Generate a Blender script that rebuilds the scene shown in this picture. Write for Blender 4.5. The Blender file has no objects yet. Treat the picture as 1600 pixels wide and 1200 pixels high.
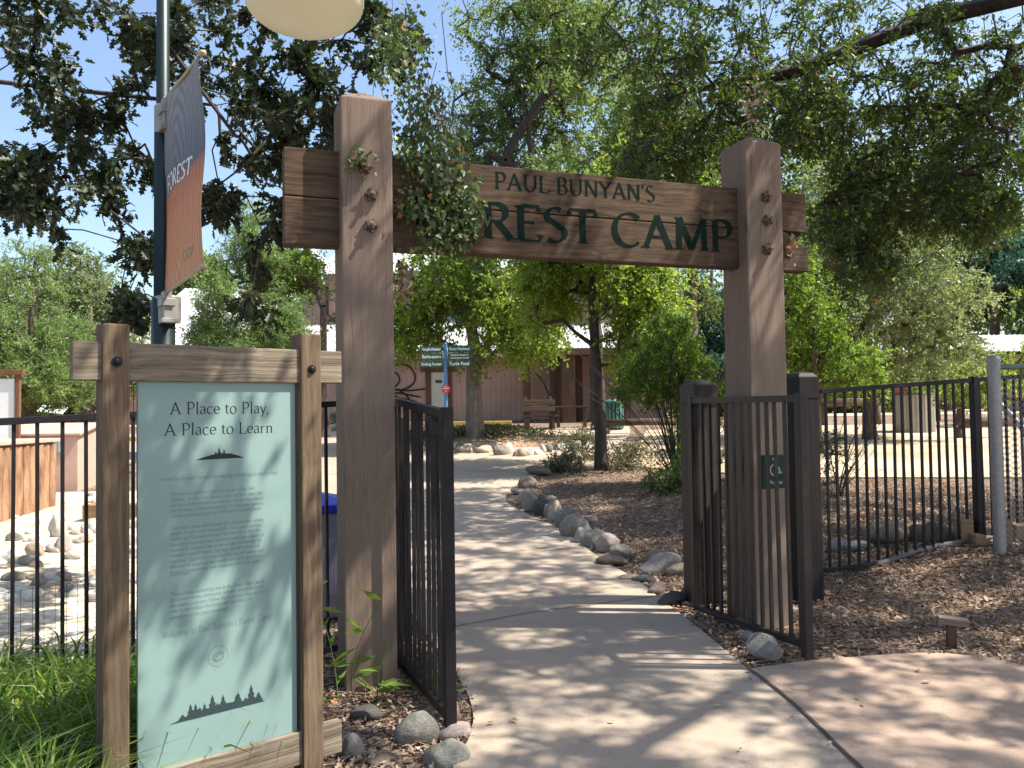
import bpy, bmesh, math, random
import numpy as np
from mathutils import Vector, Matrix
from math import sin, cos, pi, radians, tan, atan2

# ---------------------------------------------------------------- camera, world, sun
S = bpy.context.scene
COL = S.collection
EYE = Vector((0, 0, 1.55))
FPX = 1290.0
pit = math.atan(43 / FPX)
ROLL = 0.015
_f = Vector((0, cos(pit), sin(pit)))
_u0 = Vector((0, -sin(pit), cos(pit)))
_r0 = Vector((1, 0, 0))
CR = _r0 * cos(ROLL) - _u0 * sin(ROLL)
CU = _u0 * cos(ROLL) + _r0 * sin(ROLL)
cd = bpy.data.cameras.new('camera')
cam = bpy.data.objects.new('camera', cd)
COL.objects.link(cam)
cd.sensor_width = 36
cd.lens = 36 * FPX / 1600
cd.clip_start = 0.05
cd.clip_end = 2000
M = Matrix((CR, CU, -_f)).transposed().to_4x4()
M.translation = EYE
cam.matrix_world = M
S.camera = cam

SUN_EL = radians(56)
SUN_V = Vector((0.9957 * cos(SUN_EL), -0.09 * cos(SUN_EL), sin(SUN_EL)))   # towards the sun
w = bpy.data.worlds.new('World')
S.world = w
w.use_nodes = True
nt = w.node_tree
nt.nodes.clear()
sky = nt.nodes.new('ShaderNodeTexSky')
sky.sky_type = 'NISHITA'
sky.sun_disc = False
sky.sun_elevation = SUN_EL
sky.sun_rotation = atan2(SUN_V.x, SUN_V.y)
sky.air_density = 1.0
sky.dust_density = 1.6
bg = nt.nodes.new('ShaderNodeBackground')
bg.inputs['Strength'].default_value = 0.13
wo = nt.nodes.new('ShaderNodeOutputWorld')
nt.links.new(sky.outputs[0], bg.inputs[0])
nt.links.new(bg.outputs[0], wo.inputs[0])
ld = bpy.data.lights.new('sun', 'SUN')
ld.energy = 5.0
ld.angle = radians(0.55)
ld.color = (1.0, 0.95, 0.86)
sun = bpy.data.objects.new('sun', ld)
COL.objects.link(sun)
sun.rotation_euler = SUN_V.to_track_quat('Z', 'Y').to_euler()
S.view_settings.view_transform = 'Standard'
S.view_settings.look = 'None'
S.view_settings.exposure = 1.08
S.view_settings.gamma = 1.0
S.cycles.max_bounces = 8
S.cycles.diffuse_bounces = 4
S.cycles.transmission_bounces = 6
S.cycles.transparent_max_bounces = 8
S.cycles.use_denoising = True
S.cycles.sample_clamp_indirect = 6

rng = np.random.default_rng(7)
random.seed(7)

# ---------------------------------------------------------------- terrain
def ss(t):
    t = np.clip(t, 0, 1)
    return t * t * (3 - 2 * t)

def H(x, y):
    x = np.asarray(x, float); y = np.asarray(y, float)
    g = np.where(y > 4, 0.04 * (np.minimum(y, 34) - 4), 0.0)
    g = g + 0.26 * ss((x - 1.5) / 2.4) * ss((y - 5.1) / 1.6) * (1 - ss((y - 9) / 5))
    g = g + 0.10 * ss((x - 1.5) / 0.8) * ss((y - 7) / 2) * (1 - ss((y - 12) / 3)) * (1 - ss((x - 3) / 2))
    # island mound
    g = g + 0.34 * np.exp(-(((x + 0.9) / 2.6) ** 2 + ((y - 20.6) / 1.1) ** 2) ** 1.2)
    # dry creek
    g = g - 0.12 * np.exp(-(((x + 3.4) / 1.0) ** 2)) * ss((y - 4.3) / 1) * (1 - ss((y - 12) / 3))
    return g

def Hs(x, y):
    return float(H(x, y))

def ray(px, py):
    return (_f + CR * ((px - 800) / FPX) + CU * ((600 - py) / FPX)).normalized()

def P(px, py, Y):
    d = ray(px, py)
    return EYE + d * (Y / d.y)

def G(px, py, dz=0.0):
    d = ray(px, py)
    t = 1.0; last = 1.0
    while t < 150:
        p = EYE + d * t
        if p.z < Hs(p.x, p.y) + dz:
            a, b = last, t
            for _ in range(24):
                m = (a + b) / 2
                p = EYE + d * m
                if p.z < Hs(p.x, p.y) + dz: b = m
                else: a = m
            return EYE + d * b
        last = t
        t += 0.1 if t < 30 else 0.4
    return EYE + d * t

# ---------------------------------------------------------------- materials
MATS = {}
def newmat(name):
    m = bpy.data.materials.new(name)
    m.use_nodes = True
    m.node_tree.nodes.clear()
    o = m.node_tree.nodes.new('ShaderNodeOutputMaterial')
    return m, m.node_tree, o

def N(nt, t, **kw):
    n = nt.nodes.new(t)
    for k, v in kw.items():
        if k in n.inputs: n.inputs[k].default_value = v
        else: setattr(n, k, v)
    return n

def ramp(nt, fac, stops):
    r = nt.nodes.new('ShaderNodeValToRGB')
    e = r.color_ramp.elements
    while len(e) < len(stops): e.new(0.5)
    for i, (p, c) in enumerate(stops):
        e[i].position = p
        e[i].color = (c[0], c[1], c[2], 1)
    nt.links.new(fac, r.inputs[0])
    return r.outputs[0]

def simple(name, col, rough=0.6, metal=0.0, var=0.12, scale=8.0, bump=0.0, spec=0.5, bscale=None):
    if name in MATS: return MATS[name]
    m, t, o = newmat(name)
    b = N(t, 'ShaderNodeBsdfPrincipled', Roughness=rough, Metallic=metal)
    b.inputs['Specular IOR Level'].default_value = spec
    tc = N(t, 'ShaderNodeTexCoord')
    n = N(t, 'ShaderNodeTexNoise', Scale=scale, Detail=5.0, Roughness=0.65)
    t.links.new(tc.outputs['Object'], n.inputs['Vector'])
    lo = [c * (1 - var) for c in col]; hi = [min(1, c * (1 + var)) for c in col]
    c = ramp(t, n.outputs['Fac'], [(0.3, lo), (0.7, hi)])
    t.links.new(c, b.inputs['Base Color'])
    if bump:
        n2 = N(t, 'ShaderNodeTexNoise', Scale=bscale or scale * 5, Detail=4.0)
        t.links.new(tc.outputs['Object'], n2.inputs['Vector'])
        bp = N(t, 'ShaderNodeBump', Strength=bump, Distance=0.01)
        t.links.new(n2.outputs['Fac'], bp.inputs['Height'])
        t.links.new(bp.outputs[0], b.inputs['Normal'])
    t.links.new(b.outputs[0], o.inputs[0])
    MATS[name] = m
    return m

def wood(name, col, dark, axis='Z', grain=60.0, stretch=0.05, bump=0.5, rough=0.75, knots=0.0, dist=0.004, contrast=(0.35, 0.7), cracks=0.0):
    """sawn timber: streaks that run along one local axis"""
    if name in MATS: return MATS[name]
    m, t, o = newmat(name)
    b = N(t, 'ShaderNodeBsdfPrincipled', Roughness=rough)
    b.inputs['Specular IOR Level'].default_value = 0.25
    tc = N(t, 'ShaderNodeTexCoord')
    mp = N(t, 'ShaderNodeMapping')
    s = [1, 1, 1]; s['XYZ'.index(axis)] = stretch
    mp.inputs['Scale'].default_value = s
    t.links.new(tc.outputs['Object'], mp.inputs['Vector'])
    # slight wander of the grain
    wn = N(t, 'ShaderNodeTexNoise', Scale=2.2, Detail=2.0)
    t.links.new(tc.outputs['Object'], wn.inputs['Vector'])
    mx = N(t, 'ShaderNodeVectorMath', operation='MULTIPLY_ADD')
    t.links.new(wn.outputs['Color'], mx.inputs[0])
    mx.inputs[1].default_value = (0.05 + knots, 0.05 + knots, 0.05 + knots)
    t.links.new(mp.outputs[0], mx.inputs[2])
    n1 = N(t, 'ShaderNodeTexNoise', Scale=grain, Detail=6.0, Roughness=0.7)
    t.links.new(mx.outputs[0], n1.inputs['Vector'])
    n2 = N(t, 'ShaderNodeTexNoise', Scale=3.0, Detail=3.0)
    t.links.new(mx.outputs[0], n2.inputs['Vector'])
    c1 = ramp(t, n1.outputs['Fac'], [(contrast[0], dark), (contrast[1], col)])
    mix = N(t, 'ShaderNodeMix', data_type='RGBA', blend_type='MULTIPLY')
    mix.inputs[0].default_value = 0.6
    t.links.new(c1, mix.inputs[6])
    c2 = ramp(t, n2.outputs['Fac'], [(0.3, (0.6, 0.58, 0.56)), (0.7, (1.15, 1.12, 1.1))])
    t.links.new(c2, mix.inputs[7])
    outc = mix.outputs[2]
    if cracks:
        # drying checks: thin contour lines of a noise drawn out along the grain
        n3 = N(t, 'ShaderNodeTexNoise', Scale=9.0, Detail=2.0)
        t.links.new(mx.outputs[0], n3.inputs['Vector'])
        n4 = N(t, 'ShaderNodeTexNoise', Scale=1.7, Detail=1.0)
        t.links.new(tc.outputs['Object'], n4.inputs['Vector'])
        ck = ramp(t, n3.outputs['Fac'], [(.485, (1, 1, 1)), (.499, (.25, .22, .2)), (.501, (.25, .22, .2)), (.515, (1, 1, 1))])
        fk = ramp(t, n4.outputs['Fac'], [(.45, (0, 0, 0)), (.58, (cracks,) * 3)])
        m2 = N(t, 'ShaderNodeMix', data_type='RGBA', blend_type='MULTIPLY')
        t.links.new(fk, m2.inputs[0]); t.links.new(outc, m2.inputs[6]); t.links.new(ck, m2.inputs[7])
        outc = m2.outputs[2]
    t.links.new(outc, b.inputs['Base Color'])
    bp = N(t, 'ShaderNodeBump', Strength=bump, Distance=dist)
    t.links.new(n1.outputs['Fac'], bp.inputs['Height'])
    t.links.new(bp.outputs[0], b.inputs['Normal'])
    t.links.new(b.outputs[0], o.inputs[0])
    MATS[name] = m
    return m

def leafmat(name, stops, trans, tfac=0.38, gloss=0.35):
    m, t, o = newmat(name)
    at = N(t, 'ShaderNodeAttribute', attribute_name='tint')
    c = ramp(t, at.outputs['Fac'], stops)
    b = N(t, 'ShaderNodeBsdfPrincipled', Roughness=0.45)
    b.inputs['Specular IOR Level'].default_value = gloss
    t.links.new(c, b.inputs['Base Color'])
    tr = N(t, 'ShaderNodeBsdfTranslucent')
    mu = N(t, 'ShaderNodeMix', data_type='RGBA', blend_type='MULTIPLY')
    mu.inputs[0].default_value = 1.0
    t.links.new(c, mu.inputs[6])
    mu.inputs[7].default_value = (*trans, 1)
    t.links.new(mu.outputs[2], tr.inputs['Color'])
    ms = N(t, 'ShaderNodeMixShader')
    ms.inputs[0].default_value = tfac
    t.links.new(b.outputs[0], ms.inputs[1])
    t.links.new(tr.outputs[0], ms.inputs[2])
    t.links.new(ms.outputs[0], o.inputs[0])
    return m

def bark(name, col, dark, scale=14.0):
    m, t, o = newmat(name)
    b = N(t, 'ShaderNodeBsdfPrincipled', Roughness=0.9)
    tc = N(t, 'ShaderNodeTexCoord')
    mp = N(t, 'ShaderNodeMapping')
    mp.inputs['Scale'].default_value = (1, 1, 0.25)
    t.links.new(tc.outputs['Object'], mp.inputs[0])
    n = N(t, 'ShaderNodeTexNoise', Scale=scale, Detail=7.0, Roughness=0.7)
    t.links.new(mp.outputs[0], n.inputs['Vector'])
    c = ramp(t, n.outputs['Fac'], [(0.35, dark), (0.65, col)])
    t.links.new(c, b.inputs['Base Color'])
    bp = N(t, 'ShaderNodeBump', Strength=0.9, Distance=0.03)
    t.links.new(n.outputs['Fac'], bp.inputs['Height'])
    t.links.new(bp.outputs[0], b.inputs['Normal'])
    t.links.new(b.outputs[0], o.inputs[0])
    return m

def concrete(name, col, col2):
    m, t, o = newmat(name)
    b = N(t, 'ShaderNodeBsdfPrincipled', Roughness=0.85)
    b.inputs['Specular IOR Level'].default_value = 0.3
    tc = N(t, 'ShaderNodeTexCoord')
    n = N(t, 'ShaderNodeTexNoise', Scale=0.9, Detail=8.0, Roughness=0.6)
    t.links.new(tc.outputs['Object'], n.inputs['Vector'])
    c = ramp(t, n.outputs['Fac'], [(0.3, col), (0.7, col2)])
    n2 = N(t, 'ShaderNodeTexNoise', Scale=140.0, Detail=3.0, Roughness=0.8)
    t.links.new(tc.outputs['Object'], n2.inputs['Vector'])
    c2 = ramp(t, n2.outputs['Fac'], [(0.32, (0.72, 0.71, 0.7)), (0.5, (1, 1, 1)), (0.72, (1.12, 1.1, 1.08))])
    n3 = N(t, 'ShaderNodeTexVoronoi', Scale=3.1)
    t.links.new(tc.outputs['Object'], n3.inputs['Vector'])
    c3 = ramp(t, n3.outputs['Distance'], [(0.0, (0.72, 0.68, 0.64)), (0.035, (0.85, 0.82, 0.8)), (0.05, (1, 1, 1))])
    mx = N(t, 'ShaderNodeMix', data_type='RGBA', blend_type='MULTIPLY'); mx.inputs[0].default_value = 1
    t.links.new(c, mx.inputs[6]); t.links.new(c2, mx.inputs[7])
    mx2 = N(t, 'ShaderNodeMix', data_type='RGBA', blend_type='MULTIPLY'); mx2.inputs[0].default_value = 0.5
    t.links.new(mx.outputs[2], mx2.inputs[6]); t.links.new(c3, mx2.inputs[7])
    nk = N(t, 'ShaderNodeTexNoise', Scale=.55, Detail=4.0, Roughness=.6)
    t.links.new(tc.outputs['Object'], nk.inputs['Vector'])
    kk_ = ramp(t, nk.outputs['Fac'], [(.4955, (1, 1, 1)), (.4995, (.45, .4, .36)), (.5005, (.45, .4, .36)), (.5045, (1, 1, 1))])
    ns = N(t, 'ShaderNodeTexNoise', Scale=4.5, Detail=5.0, Roughness=.7)
    t.links.new(tc.outputs['Object'], ns.inputs['Vector'])
    ks_ = ramp(t, ns.outputs['Fac'], [(.28, (.66, .62, .58)), (.45, (1, 1, 1))])
    m3 = N(t, 'ShaderNodeMix', data_type='RGBA', blend_type='MULTIPLY'); m3.inputs[0].default_value = 0.0
    t.links.new(mx2.outputs[2], m3.inputs[6]); t.links.new(kk_, m3.inputs[7])
    m4 = N(t, 'ShaderNodeMix', data_type='RGBA', blend_type='MULTIPLY'); m4.inputs[0].default_value = .6
    t.links.new(m3.outputs[2], m4.inputs[6]); t.links.new(ks_, m4.inputs[7])
    t.links.new(m4.outputs[2], b.inputs['Base Color'])
    bp = N(t, 'ShaderNodeBump', Strength=0.25, Distance=0.004)
    t.links.new(n2.outputs['Fac'], bp.inputs['Height'])
    t.links.new(bp.outputs[0], b.inputs['Normal'])
    t.links.new(b.outputs[0], o.inputs[0])
    return m

def ground_mat(name, stops, scale=30.0, bump=1.0, dist=0.03, big=0.5):
    m, t, o = newmat(name)
    b = N(t, 'ShaderNodeBsdfPrincipled', Roughness=0.95)
    b.inputs['Specular IOR Level'].default_value = 0.15
    tc = N(t, 'ShaderNodeTexCoord')
    v = N(t, 'ShaderNodeTexVoronoi', Scale=scale)
    wn = N(t, 'ShaderNodeTexNoise', Scale=scale * 0.6, Detail=4.0)
    t.links.new(tc.outputs['Object'], wn.inputs['Vector'])
    ad = N(t, 'ShaderNodeVectorMath', operation='MULTIPLY_ADD')
    t.links.new(wn.outputs['Color'], ad.inputs[0])
    ad.inputs[1].default_value = (0.08, 0.08, 0.08)
    t.links.new(tc.outputs['Object'], ad.inputs[2])
    t.links.new(ad.outputs[0], v.inputs['Vector'])
    c = ramp(t, v.outputs['Color'], stops)
    n = N(t, 'ShaderNodeTexNoise', Scale=big, Detail=6.0)
    t.links.new(tc.outputs['Object'], n.inputs['Vector'])
    c2 = ramp(t, n.outputs['Fac'], [(0.3, (0.65, 0.63, 0.6)), (0.7, (1.15, 1.15, 1.15))])
    mx = N(t, 'ShaderNodeMix', data_type='RGBA', blend_type='MULTIPLY'); mx.inputs[0].default_value = 1
    t.links.new(c, mx.inputs[6]); t.links.new(c2, mx.inputs[7])
    t.links.new(mx.outputs[2], b.inputs['Base Color'])
    bp = N(t, 'ShaderNodeBump', Strength=bump, Distance=dist)
    t.links.new(v.outputs['Distance'], bp.inputs['Height'])
    t.links.new(bp.outputs[0], b.inputs['Normal'])
    t.links.new(b.outputs[0], o.inputs[0])
    return m

# ---------------------------------------------------------------- mesh builder
class MB:
    def __init__(s): s.v = []; s.f = []
    def add(s, vs, fs):
        o = len(s.v)
        s.v += [tuple(v) for v in vs]
        s.f += [tuple(i + o for i in f) for f in fs]
        return s
    def box(s, c, d, rz=0.0, R=None):
        x, y, z = d[0] / 2, d[1] / 2, d[2] / 2
        R = R or Matrix.Rotation(rz, 3, 'Z')
        c = Vector(c)
        vs = [c + R @ Vector(p) for p in [(-x, -y, -z), (x, -y, -z), (x, y, -z), (-x, y, -z), (-x, -y, z), (x, -y, z), (x, y, z), (-x, y, z)]]
        return s.add(vs, [(3, 2, 1, 0), (4, 5, 6, 7), (0, 1, 5, 4), (1, 2, 6, 5), (2, 3, 7, 6), (3, 0, 4, 7)])
    def tube(s, pts, rad, n=10, caps=True):
        pts = [Vector(p) for p in pts]
        if not hasattr(rad, '__len__'): rad = [rad] * len(pts)
        rings = []; up = None
        for i, p in enumerate(pts):
            a = pts[max(i - 1, 0)]; b = pts[min(i + 1, len(pts) - 1)]
            d = (b - a).normalized()
            if up is None:
                up = Vector((0, 0, 1)) if abs(d.z) < 0.9 else Vector((1, 0, 0))
            x = d.cross(up).normalized(); y = x.cross(d).normalized(); up = y
            rings.append([p + (x * cos(2 * pi * k / n) + y * sin(2 * pi * k / n)) * rad[i] for k in range(n)])
        vs = [v for r in rings for v in r]; fs = []
        for i in range(len(pts) - 1):
            for k in range(n):
                fs.append((i * n + k, i * n + (k + 1) % n, (i + 1) * n + (k + 1) % n, (i + 1) * n + k))
        if caps:
            fs.append(tuple(range(n))[::-1]); fs.append(tuple((len(pts) - 1) * n + k for k in range(n)))
        return s.add(vs, fs)
    def lathe(s, c, prof, n=24, axis='Z'):
        c = Vector(c); vs = []; fs = []
        for r, z in prof:
            for k in range(n):
                a = 2 * pi * k / n
                p = Vector((r * cos(a), r * sin(a), z))
                if axis == 'Y': p = Vector((p.x, -p.z, p.y))
                if axis == 'X': p = Vector((p.z, p.x, p.y))
                vs.append(c + p)
        for i in range(len(prof) - 1):
            for k in range(n):
                fs.append((i * n + k, i * n + (k + 1) % n, (i + 1) * n + (k + 1) % n, (i + 1) * n + k))
        fs.append(tuple(range(n))[::-1]); fs.append(tuple((len(prof) - 1) * n + k for k in range(n)))
        return s.add(vs, fs)
    def prism(s, pts, off):
        """flat outline pts (3D) extruded by vector off"""
        n = len(pts); off = Vector(off)
        vs = [Vector(p) for p in pts] + [Vector(p) + off for p in pts]
        fs = [tuple(range(n))[::-1], tuple(range(n, 2 * n))]
        fs += [(k, (k + 1) % n, n + (k + 1) % n, n + k) for k in range(n)]
        return s.add(vs, fs)
    def build(s, name, mat, parent=None, bevel=0.0, smooth=False, seg=2, fix=True):
        me = bpy.data.meshes.new(name)
        me.from_pydata(s.v, [], s.f)
        if fix or bevel:
            bm = bmesh.new(); bm.from_mesh(me)
            if fix: bmesh.ops.recalc_face_normals(bm, faces=bm.faces)
            if bevel:
                eds = [e for e in bm.edges if len(e.link_faces) == 2 and e.calc_face_angle(0) > 0.6]
                bmesh.ops.bevel(bm, geom=eds, offset=bevel, segments=seg, affect='EDGES', profile=0.6)
            bm.to_mesh(me); bm.free()
        me.materials.append(mat)
        if smooth:
            for p in me.polygons: p.use_smooth = True
        o = bpy.data.objects.new(name, me)
        COL.objects.link(o)
        if parent is not None: o.parent = parent
        return o

def tag(o, label=None, cat=None, group=None, kind=None):
    if label: o['label'] = label
    if cat: o['category'] = cat
    if group: o['group'] = group
    if kind: o['kind'] = kind
    return o

def thing(name, loc, label, cat, rz=0.0, group=None):
    o = bpy.data.objects.new(name, None)
    COL.objects.link(o)
    o.location = loc
    o.rotation_euler = (0, 0, rz)
    o.empty_display_size = 0.1
    return tag(o, label, cat, group)

def copy_part(o, parent, loc=None):
    c = o.copy(); COL.objects.link(c); c.parent = parent
    if loc is not None: c.location = loc
    return c

# ---------------------------------------------------------------- lettering: nib-drawn roman strokes
def arc(cx, cy, rx, ry, a0, a1, n=12):
    return [(cx + rx * cos(radians(a0 + (a1 - a0) * i / n)), cy + ry * sin(radians(a0 + (a1 - a0) * i / n))) for i in range(n + 1)]
C7 = 0.7
# glyph: (advance, strokes, serif points (x, y, half width))
GL = {
 'A': (.72, [[(.36, C7), (.08, 0)], [(.34, C7), (.64, 0)], [(.17, .24), (.53, .24)]], [(.08, 0, .09), (.64, 0, .1)]),
 'B': (.60, [[(.14, 0), (.14, C7)], [(.14, C7), (.3, C7)] + arc(.3, .53, .17, .17, 90, -90) + [(.14, .36)], [(.14, .36), (.32, .36)] + arc(.32, .18, .2, .18, 90, -90) + [(.14, 0)]], [(.1, 0, .07), (.1, C7, .07)]),
 'C': (.70, [arc(.40, .35, .32, .35, 45, 315, 22)], [(.62, .6, .0)]),
 'D': (.74, [[(.14, 0), (.14, C7)], [(.14, C7), (.3, C7)] + arc(.3, .35, .36, .35, 90, -90, 18) + [(.14, 0)]], [(.1, 0, .07), (.1, C7, .07)]),
 'E': (.58, [[(.14, 0), (.14, C7)], [(.14, C7), (.5, C7), (.5, .6)], [(.14, .36), (.42, .36)], [(.14, 0), (.53, 0), (.54, .12)]], [(.1, 0, .07), (.1, C7, .07)]),
 'F': (.54, [[(.14, 0), (.14, C7)], [(.14, C7), (.5, C7), (.5, .6)], [(.14, .36), (.42, .36)]], [(.14, 0, .1), (.1, C7, .07)]),
 'G': (.74, [arc(.40, .35, .32, .35, 45, 340, 22) + [(.68, .33)]], [(.66, .33, .08)]),
 'H': (.76, [[(.14, 0), (.14, C7)], [(.62, 0), (.62, C7)], [(.14, .36), (.62, .36)]], [(.14, 0, .1), (.14, C7, .1), (.62, 0, .1), (.62, C7, .1)]),
 'I': (.30, [[(.14, 0), (.14, C7)]], [(.14, 0, .1), (.14, C7, .1)]),
 'L': (.54, [[(.14, 0), (.14, C7)], [(.14, 0), (.5, 0), (.51, .13)]], [(.1, 0, .07), (.14, C7, .1)]),
 'M': (.88, [[(.14, 0), (.15, C7)], [(.15, C7), (.44, .02)], [(.44, .02), (.73, C7)], [(.73, C7), (.75, 0)]], [(.14, 0, .09), (.12, C7, .06), (.75, 0, .1), (.76, C7, .06)]),
 'N': (.76, [[(.14, 0), (.14, C7)], [(.14, C7), (.62, 0)], [(.62, 0), (.62, C7)]], [(.14, 0, .09), (.1, C7, .07), (.62, C7, .09)]),
 'O': (.78, [arc(.39, .35, .33, .35, 0, 360, 28)], []),
 'P': (.58, [[(.14, 0), (.14, C7)], [(.14, C7), (.3, C7)] + arc(.3, .51, .2, .19, 90, -90) + [(.16, .32)]], [(.14, 0, .1), (.1, C7, .07)]),
 'R': (.66, [[(.14, 0), (.14, C7)], [(.14, C7), (.3, C7)] + arc(.3, .52, .19, .18, 90, -90) + [(.16, .34)], [(.32, .34), (.6, 0)]], [(.14, 0, .1), (.1, C7, .07), (.62, 0, .06)]),
 'S': (.54, [arc(.28, .52, .18, .18, 50, 200, 10) + [(.2, .43), (.36, .31)] + arc(.27, .18, .2, .18, 30, -135, 12)], [(.41, .62, .0), (.11, .06, .0)]),
 'T': (.64, [[(.32, 0), (.32, C7)], [(.04, .58), (.05, C7), (.59, C7), (.6, .58)]], [(.32, 0, .1)]),
 'U': (.74, [[(.14, C7), (.14, .26)] + arc(.37, .26, .23, .26, 180, 360, 14) + [(.6, C7)]], [(.14, C7, .1), (.6, C7, .1)]),
 'W': (1.0, [[(.08, C7), (.3, 0)], [(.3, 0), (.5, C7)], [(.5, C7), (.7, 0)], [(.7, 0), (.92, C7)]], [(.08, C7, .09), (.92, C7, .09), (.5, C7, .07)]),
 'Y': (.66, [[(.06, C7), (.33, .34)], [(.6, C7), (.33, .34)], [(.33, .36), (.33, 0)]], [(.33, 0, .1), (.06, C7, .08), (.6, C7, .08)]),
 'a': (.44, [arc(.2, .33, .13, .12, 160, 0, 8) + [(.33, .06), (.4, .02)], arc(.19, .12, .12, .12, 90, 270, 10) + [(.33, .08)], [(.19, .24), (.33, .26)]], []),
 'b': (.52, [[(.12, .74), (.12, .02)], [(.12, .3)] + arc(.26, .225, .18, .225, 120, -140, 16)], [(.09, .74, .04)]),
 'c': (.44, [arc(.25, .225, .19, .225, 45, 315, 16)], []),
 'd': (.52, [[(.4, .74), (.4, .02), (.46, .02)], arc(.24, .225, .18, .225, 50, 310, 16) + [(.4, .1)]], [(.37, .74, .04)]),
 'e': (.45, [[(.07, .25), (.4, .25)] + arc(.24, .235, .17, .215, 5, 320, 18)], []),
 'f': (.32, [[(.14, 0), (.14, .58)] + arc(.25, .6, .11, .14, 180, 50, 8), [(.04, .43), (.28, .43)]], [(.14, 0, .08)]),
 'g': (.48, [arc(.22, .29, .15, .15, 0, 360, 14), [(.14, .14), (.1, .06), (.34, .0)] + arc(.22, -.12, .18, .1, 40, -220, 14), [(.33, .38), (.45, .42)]], []),
 'h': (.54, [[(.12, .74), (.12, 0)], [(.12, .3)] + arc(.27, .3, .14, .14, 140, 0, 8) + [(.41, 0)]], [(.09, .74, .04), (.12, 0, .07), (.41, 0, .07)]),
 'i': (.26, [[(.12, .43), (.12, 0)], [(.12, .6), (.12, .64)]], [(.12, 0, .07), (.09, .43, .04)]),
 'j': (.26, [[(.14, .43), (.14, -.1), (.04, -.2)], [(.14, .6), (.14, .64)]], []),
 'k': (.5, [[(.12, .74), (.12, 0)], [(.12, .2), (.36, .43)], [(.2, .27), (.44, 0)]], [(.12, 0, .07), (.09, .74, .04)]),
 'l': (.26, [[(.12, .74), (.12, 0)]], [(.12, 0, .07), (.09, .74, .04)]),
 'm': (.80, [[(.12, .43), (.12, 0)], [(.12, .3)] + arc(.25, .3, .13, .14, 140, 0, 8) + [(.38, 0)], [(.38, .3)] + arc(.52, .3, .14, .14, 150, 0, 8) + [(.66, 0)]], [(.12, 0, .07), (.38, 0, .07), (.66, 0, .07), (.09, .43, .04)]),
 'n': (.54, [[(.12, .43), (.12, 0)], [(.12, .3)] + arc(.27, .3, .14, .14, 140, 0, 8) + [(.41, 0)]], [(.12, 0, .07), (.41, 0, .07), (.09, .43, .04)]),
 'o': (.50, [arc(.25, .225, .19, .225, 0, 360, 20)], []),
 'p': (.52, [[(.12, .43), (.12, -.22)], [(.12, .32)] + arc(.26, .225, .18, .22, 120, -140, 16)], [(.12, -.22, .07), (.09, .43, .04)]),
 'r': (.38, [[(.12, .43), (.12, 0)], [(.12, .28), (.2, .4), (.33, .42)]], [(.12, 0, .07), (.09, .43, .04)]),
 's': (.38, [arc(.19, .33, .11, .11, 40, 210, 8) + [(.26, .2)] + arc(.18, .11, .12, .11, 20, -140, 8)], []),
 't': (.32, [[(.13, .56), (.13, .08), (.2, .01), (.29, .05)], [(.03, .43), (.28, .43)]], []),
 'u': (.54, [[(.11, .43), (.11, .14)] + arc(.25, .14, .14, .14, 180, 320, 8), [(.4, .43), (.4, 0)]], [(.08, .43, .04), (.38, .43, .04), (.43, 0, .04)]),
 'v': (.46, [[(.05, .43), (.23, 0)], [(.23, 0), (.41, .43)]], [(.05, .43, .06), (.41, .43, .06)]),
 'w': (.70, [[(.05, .43), (.2, 0)], [(.2, 0), (.35, .43)], [(.35, .43), (.5, 0)], [(.5, 0), (.65, .43)]], [(.05, .43, .06), (.65, .43, .06)]),
 'x': (.46, [[(.05, .43), (.41, 0)], [(.05, 0), (.4, .43)]], []),
 'y': (.46, [[(.05, .43), (.24, .02)], [(.41, .43), (.16, -.2), (.06, -.18)]], [(.05, .43, .06), (.41, .43, .06)]),
 'z': (.44, [[(.05, .43), (.38, .43), (.05, 0), (.4, 0)]], []),
 ',': (.22, [[(.1, .04), (.1, -.02), (.05, -.12)]], []), '.': (.22, [[(.1, 0), (.1, .04)]], []),
 "'": (.2, [[(.1, .72), (.08, .56)]], []), '!': (.28, [[(.13, .72), (.13, .2)], [(.13, 0), (.13, .04)]], []),
 '&': (.7, [[(.6, 0), (.2, .5)] + arc(.3, .56, .11, .13, 200, -20, 8) + [(.14, .26)] + arc(.28, .17, .18, .17, 160, 350, 10)], []),
 '1': (.4, [[(.1, .58), (.2, .68), (.2, 0)]], [(.2, 0, .1)]), '0': (.52, [arc(.25, .33, .19, .33, 0, 360, 20)], []),
 '3': (.46, [arc(.2, .52, .16, .15, 140, -80, 10) + arc(.19, .18, .2, .18, 80, -140, 12)], []),
 '9': (.48, [arc(.23, .46, .17, .19, 0, 360, 14), [(.4, .46), (.36, .2), (.14, 0)]], []),
}
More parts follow.
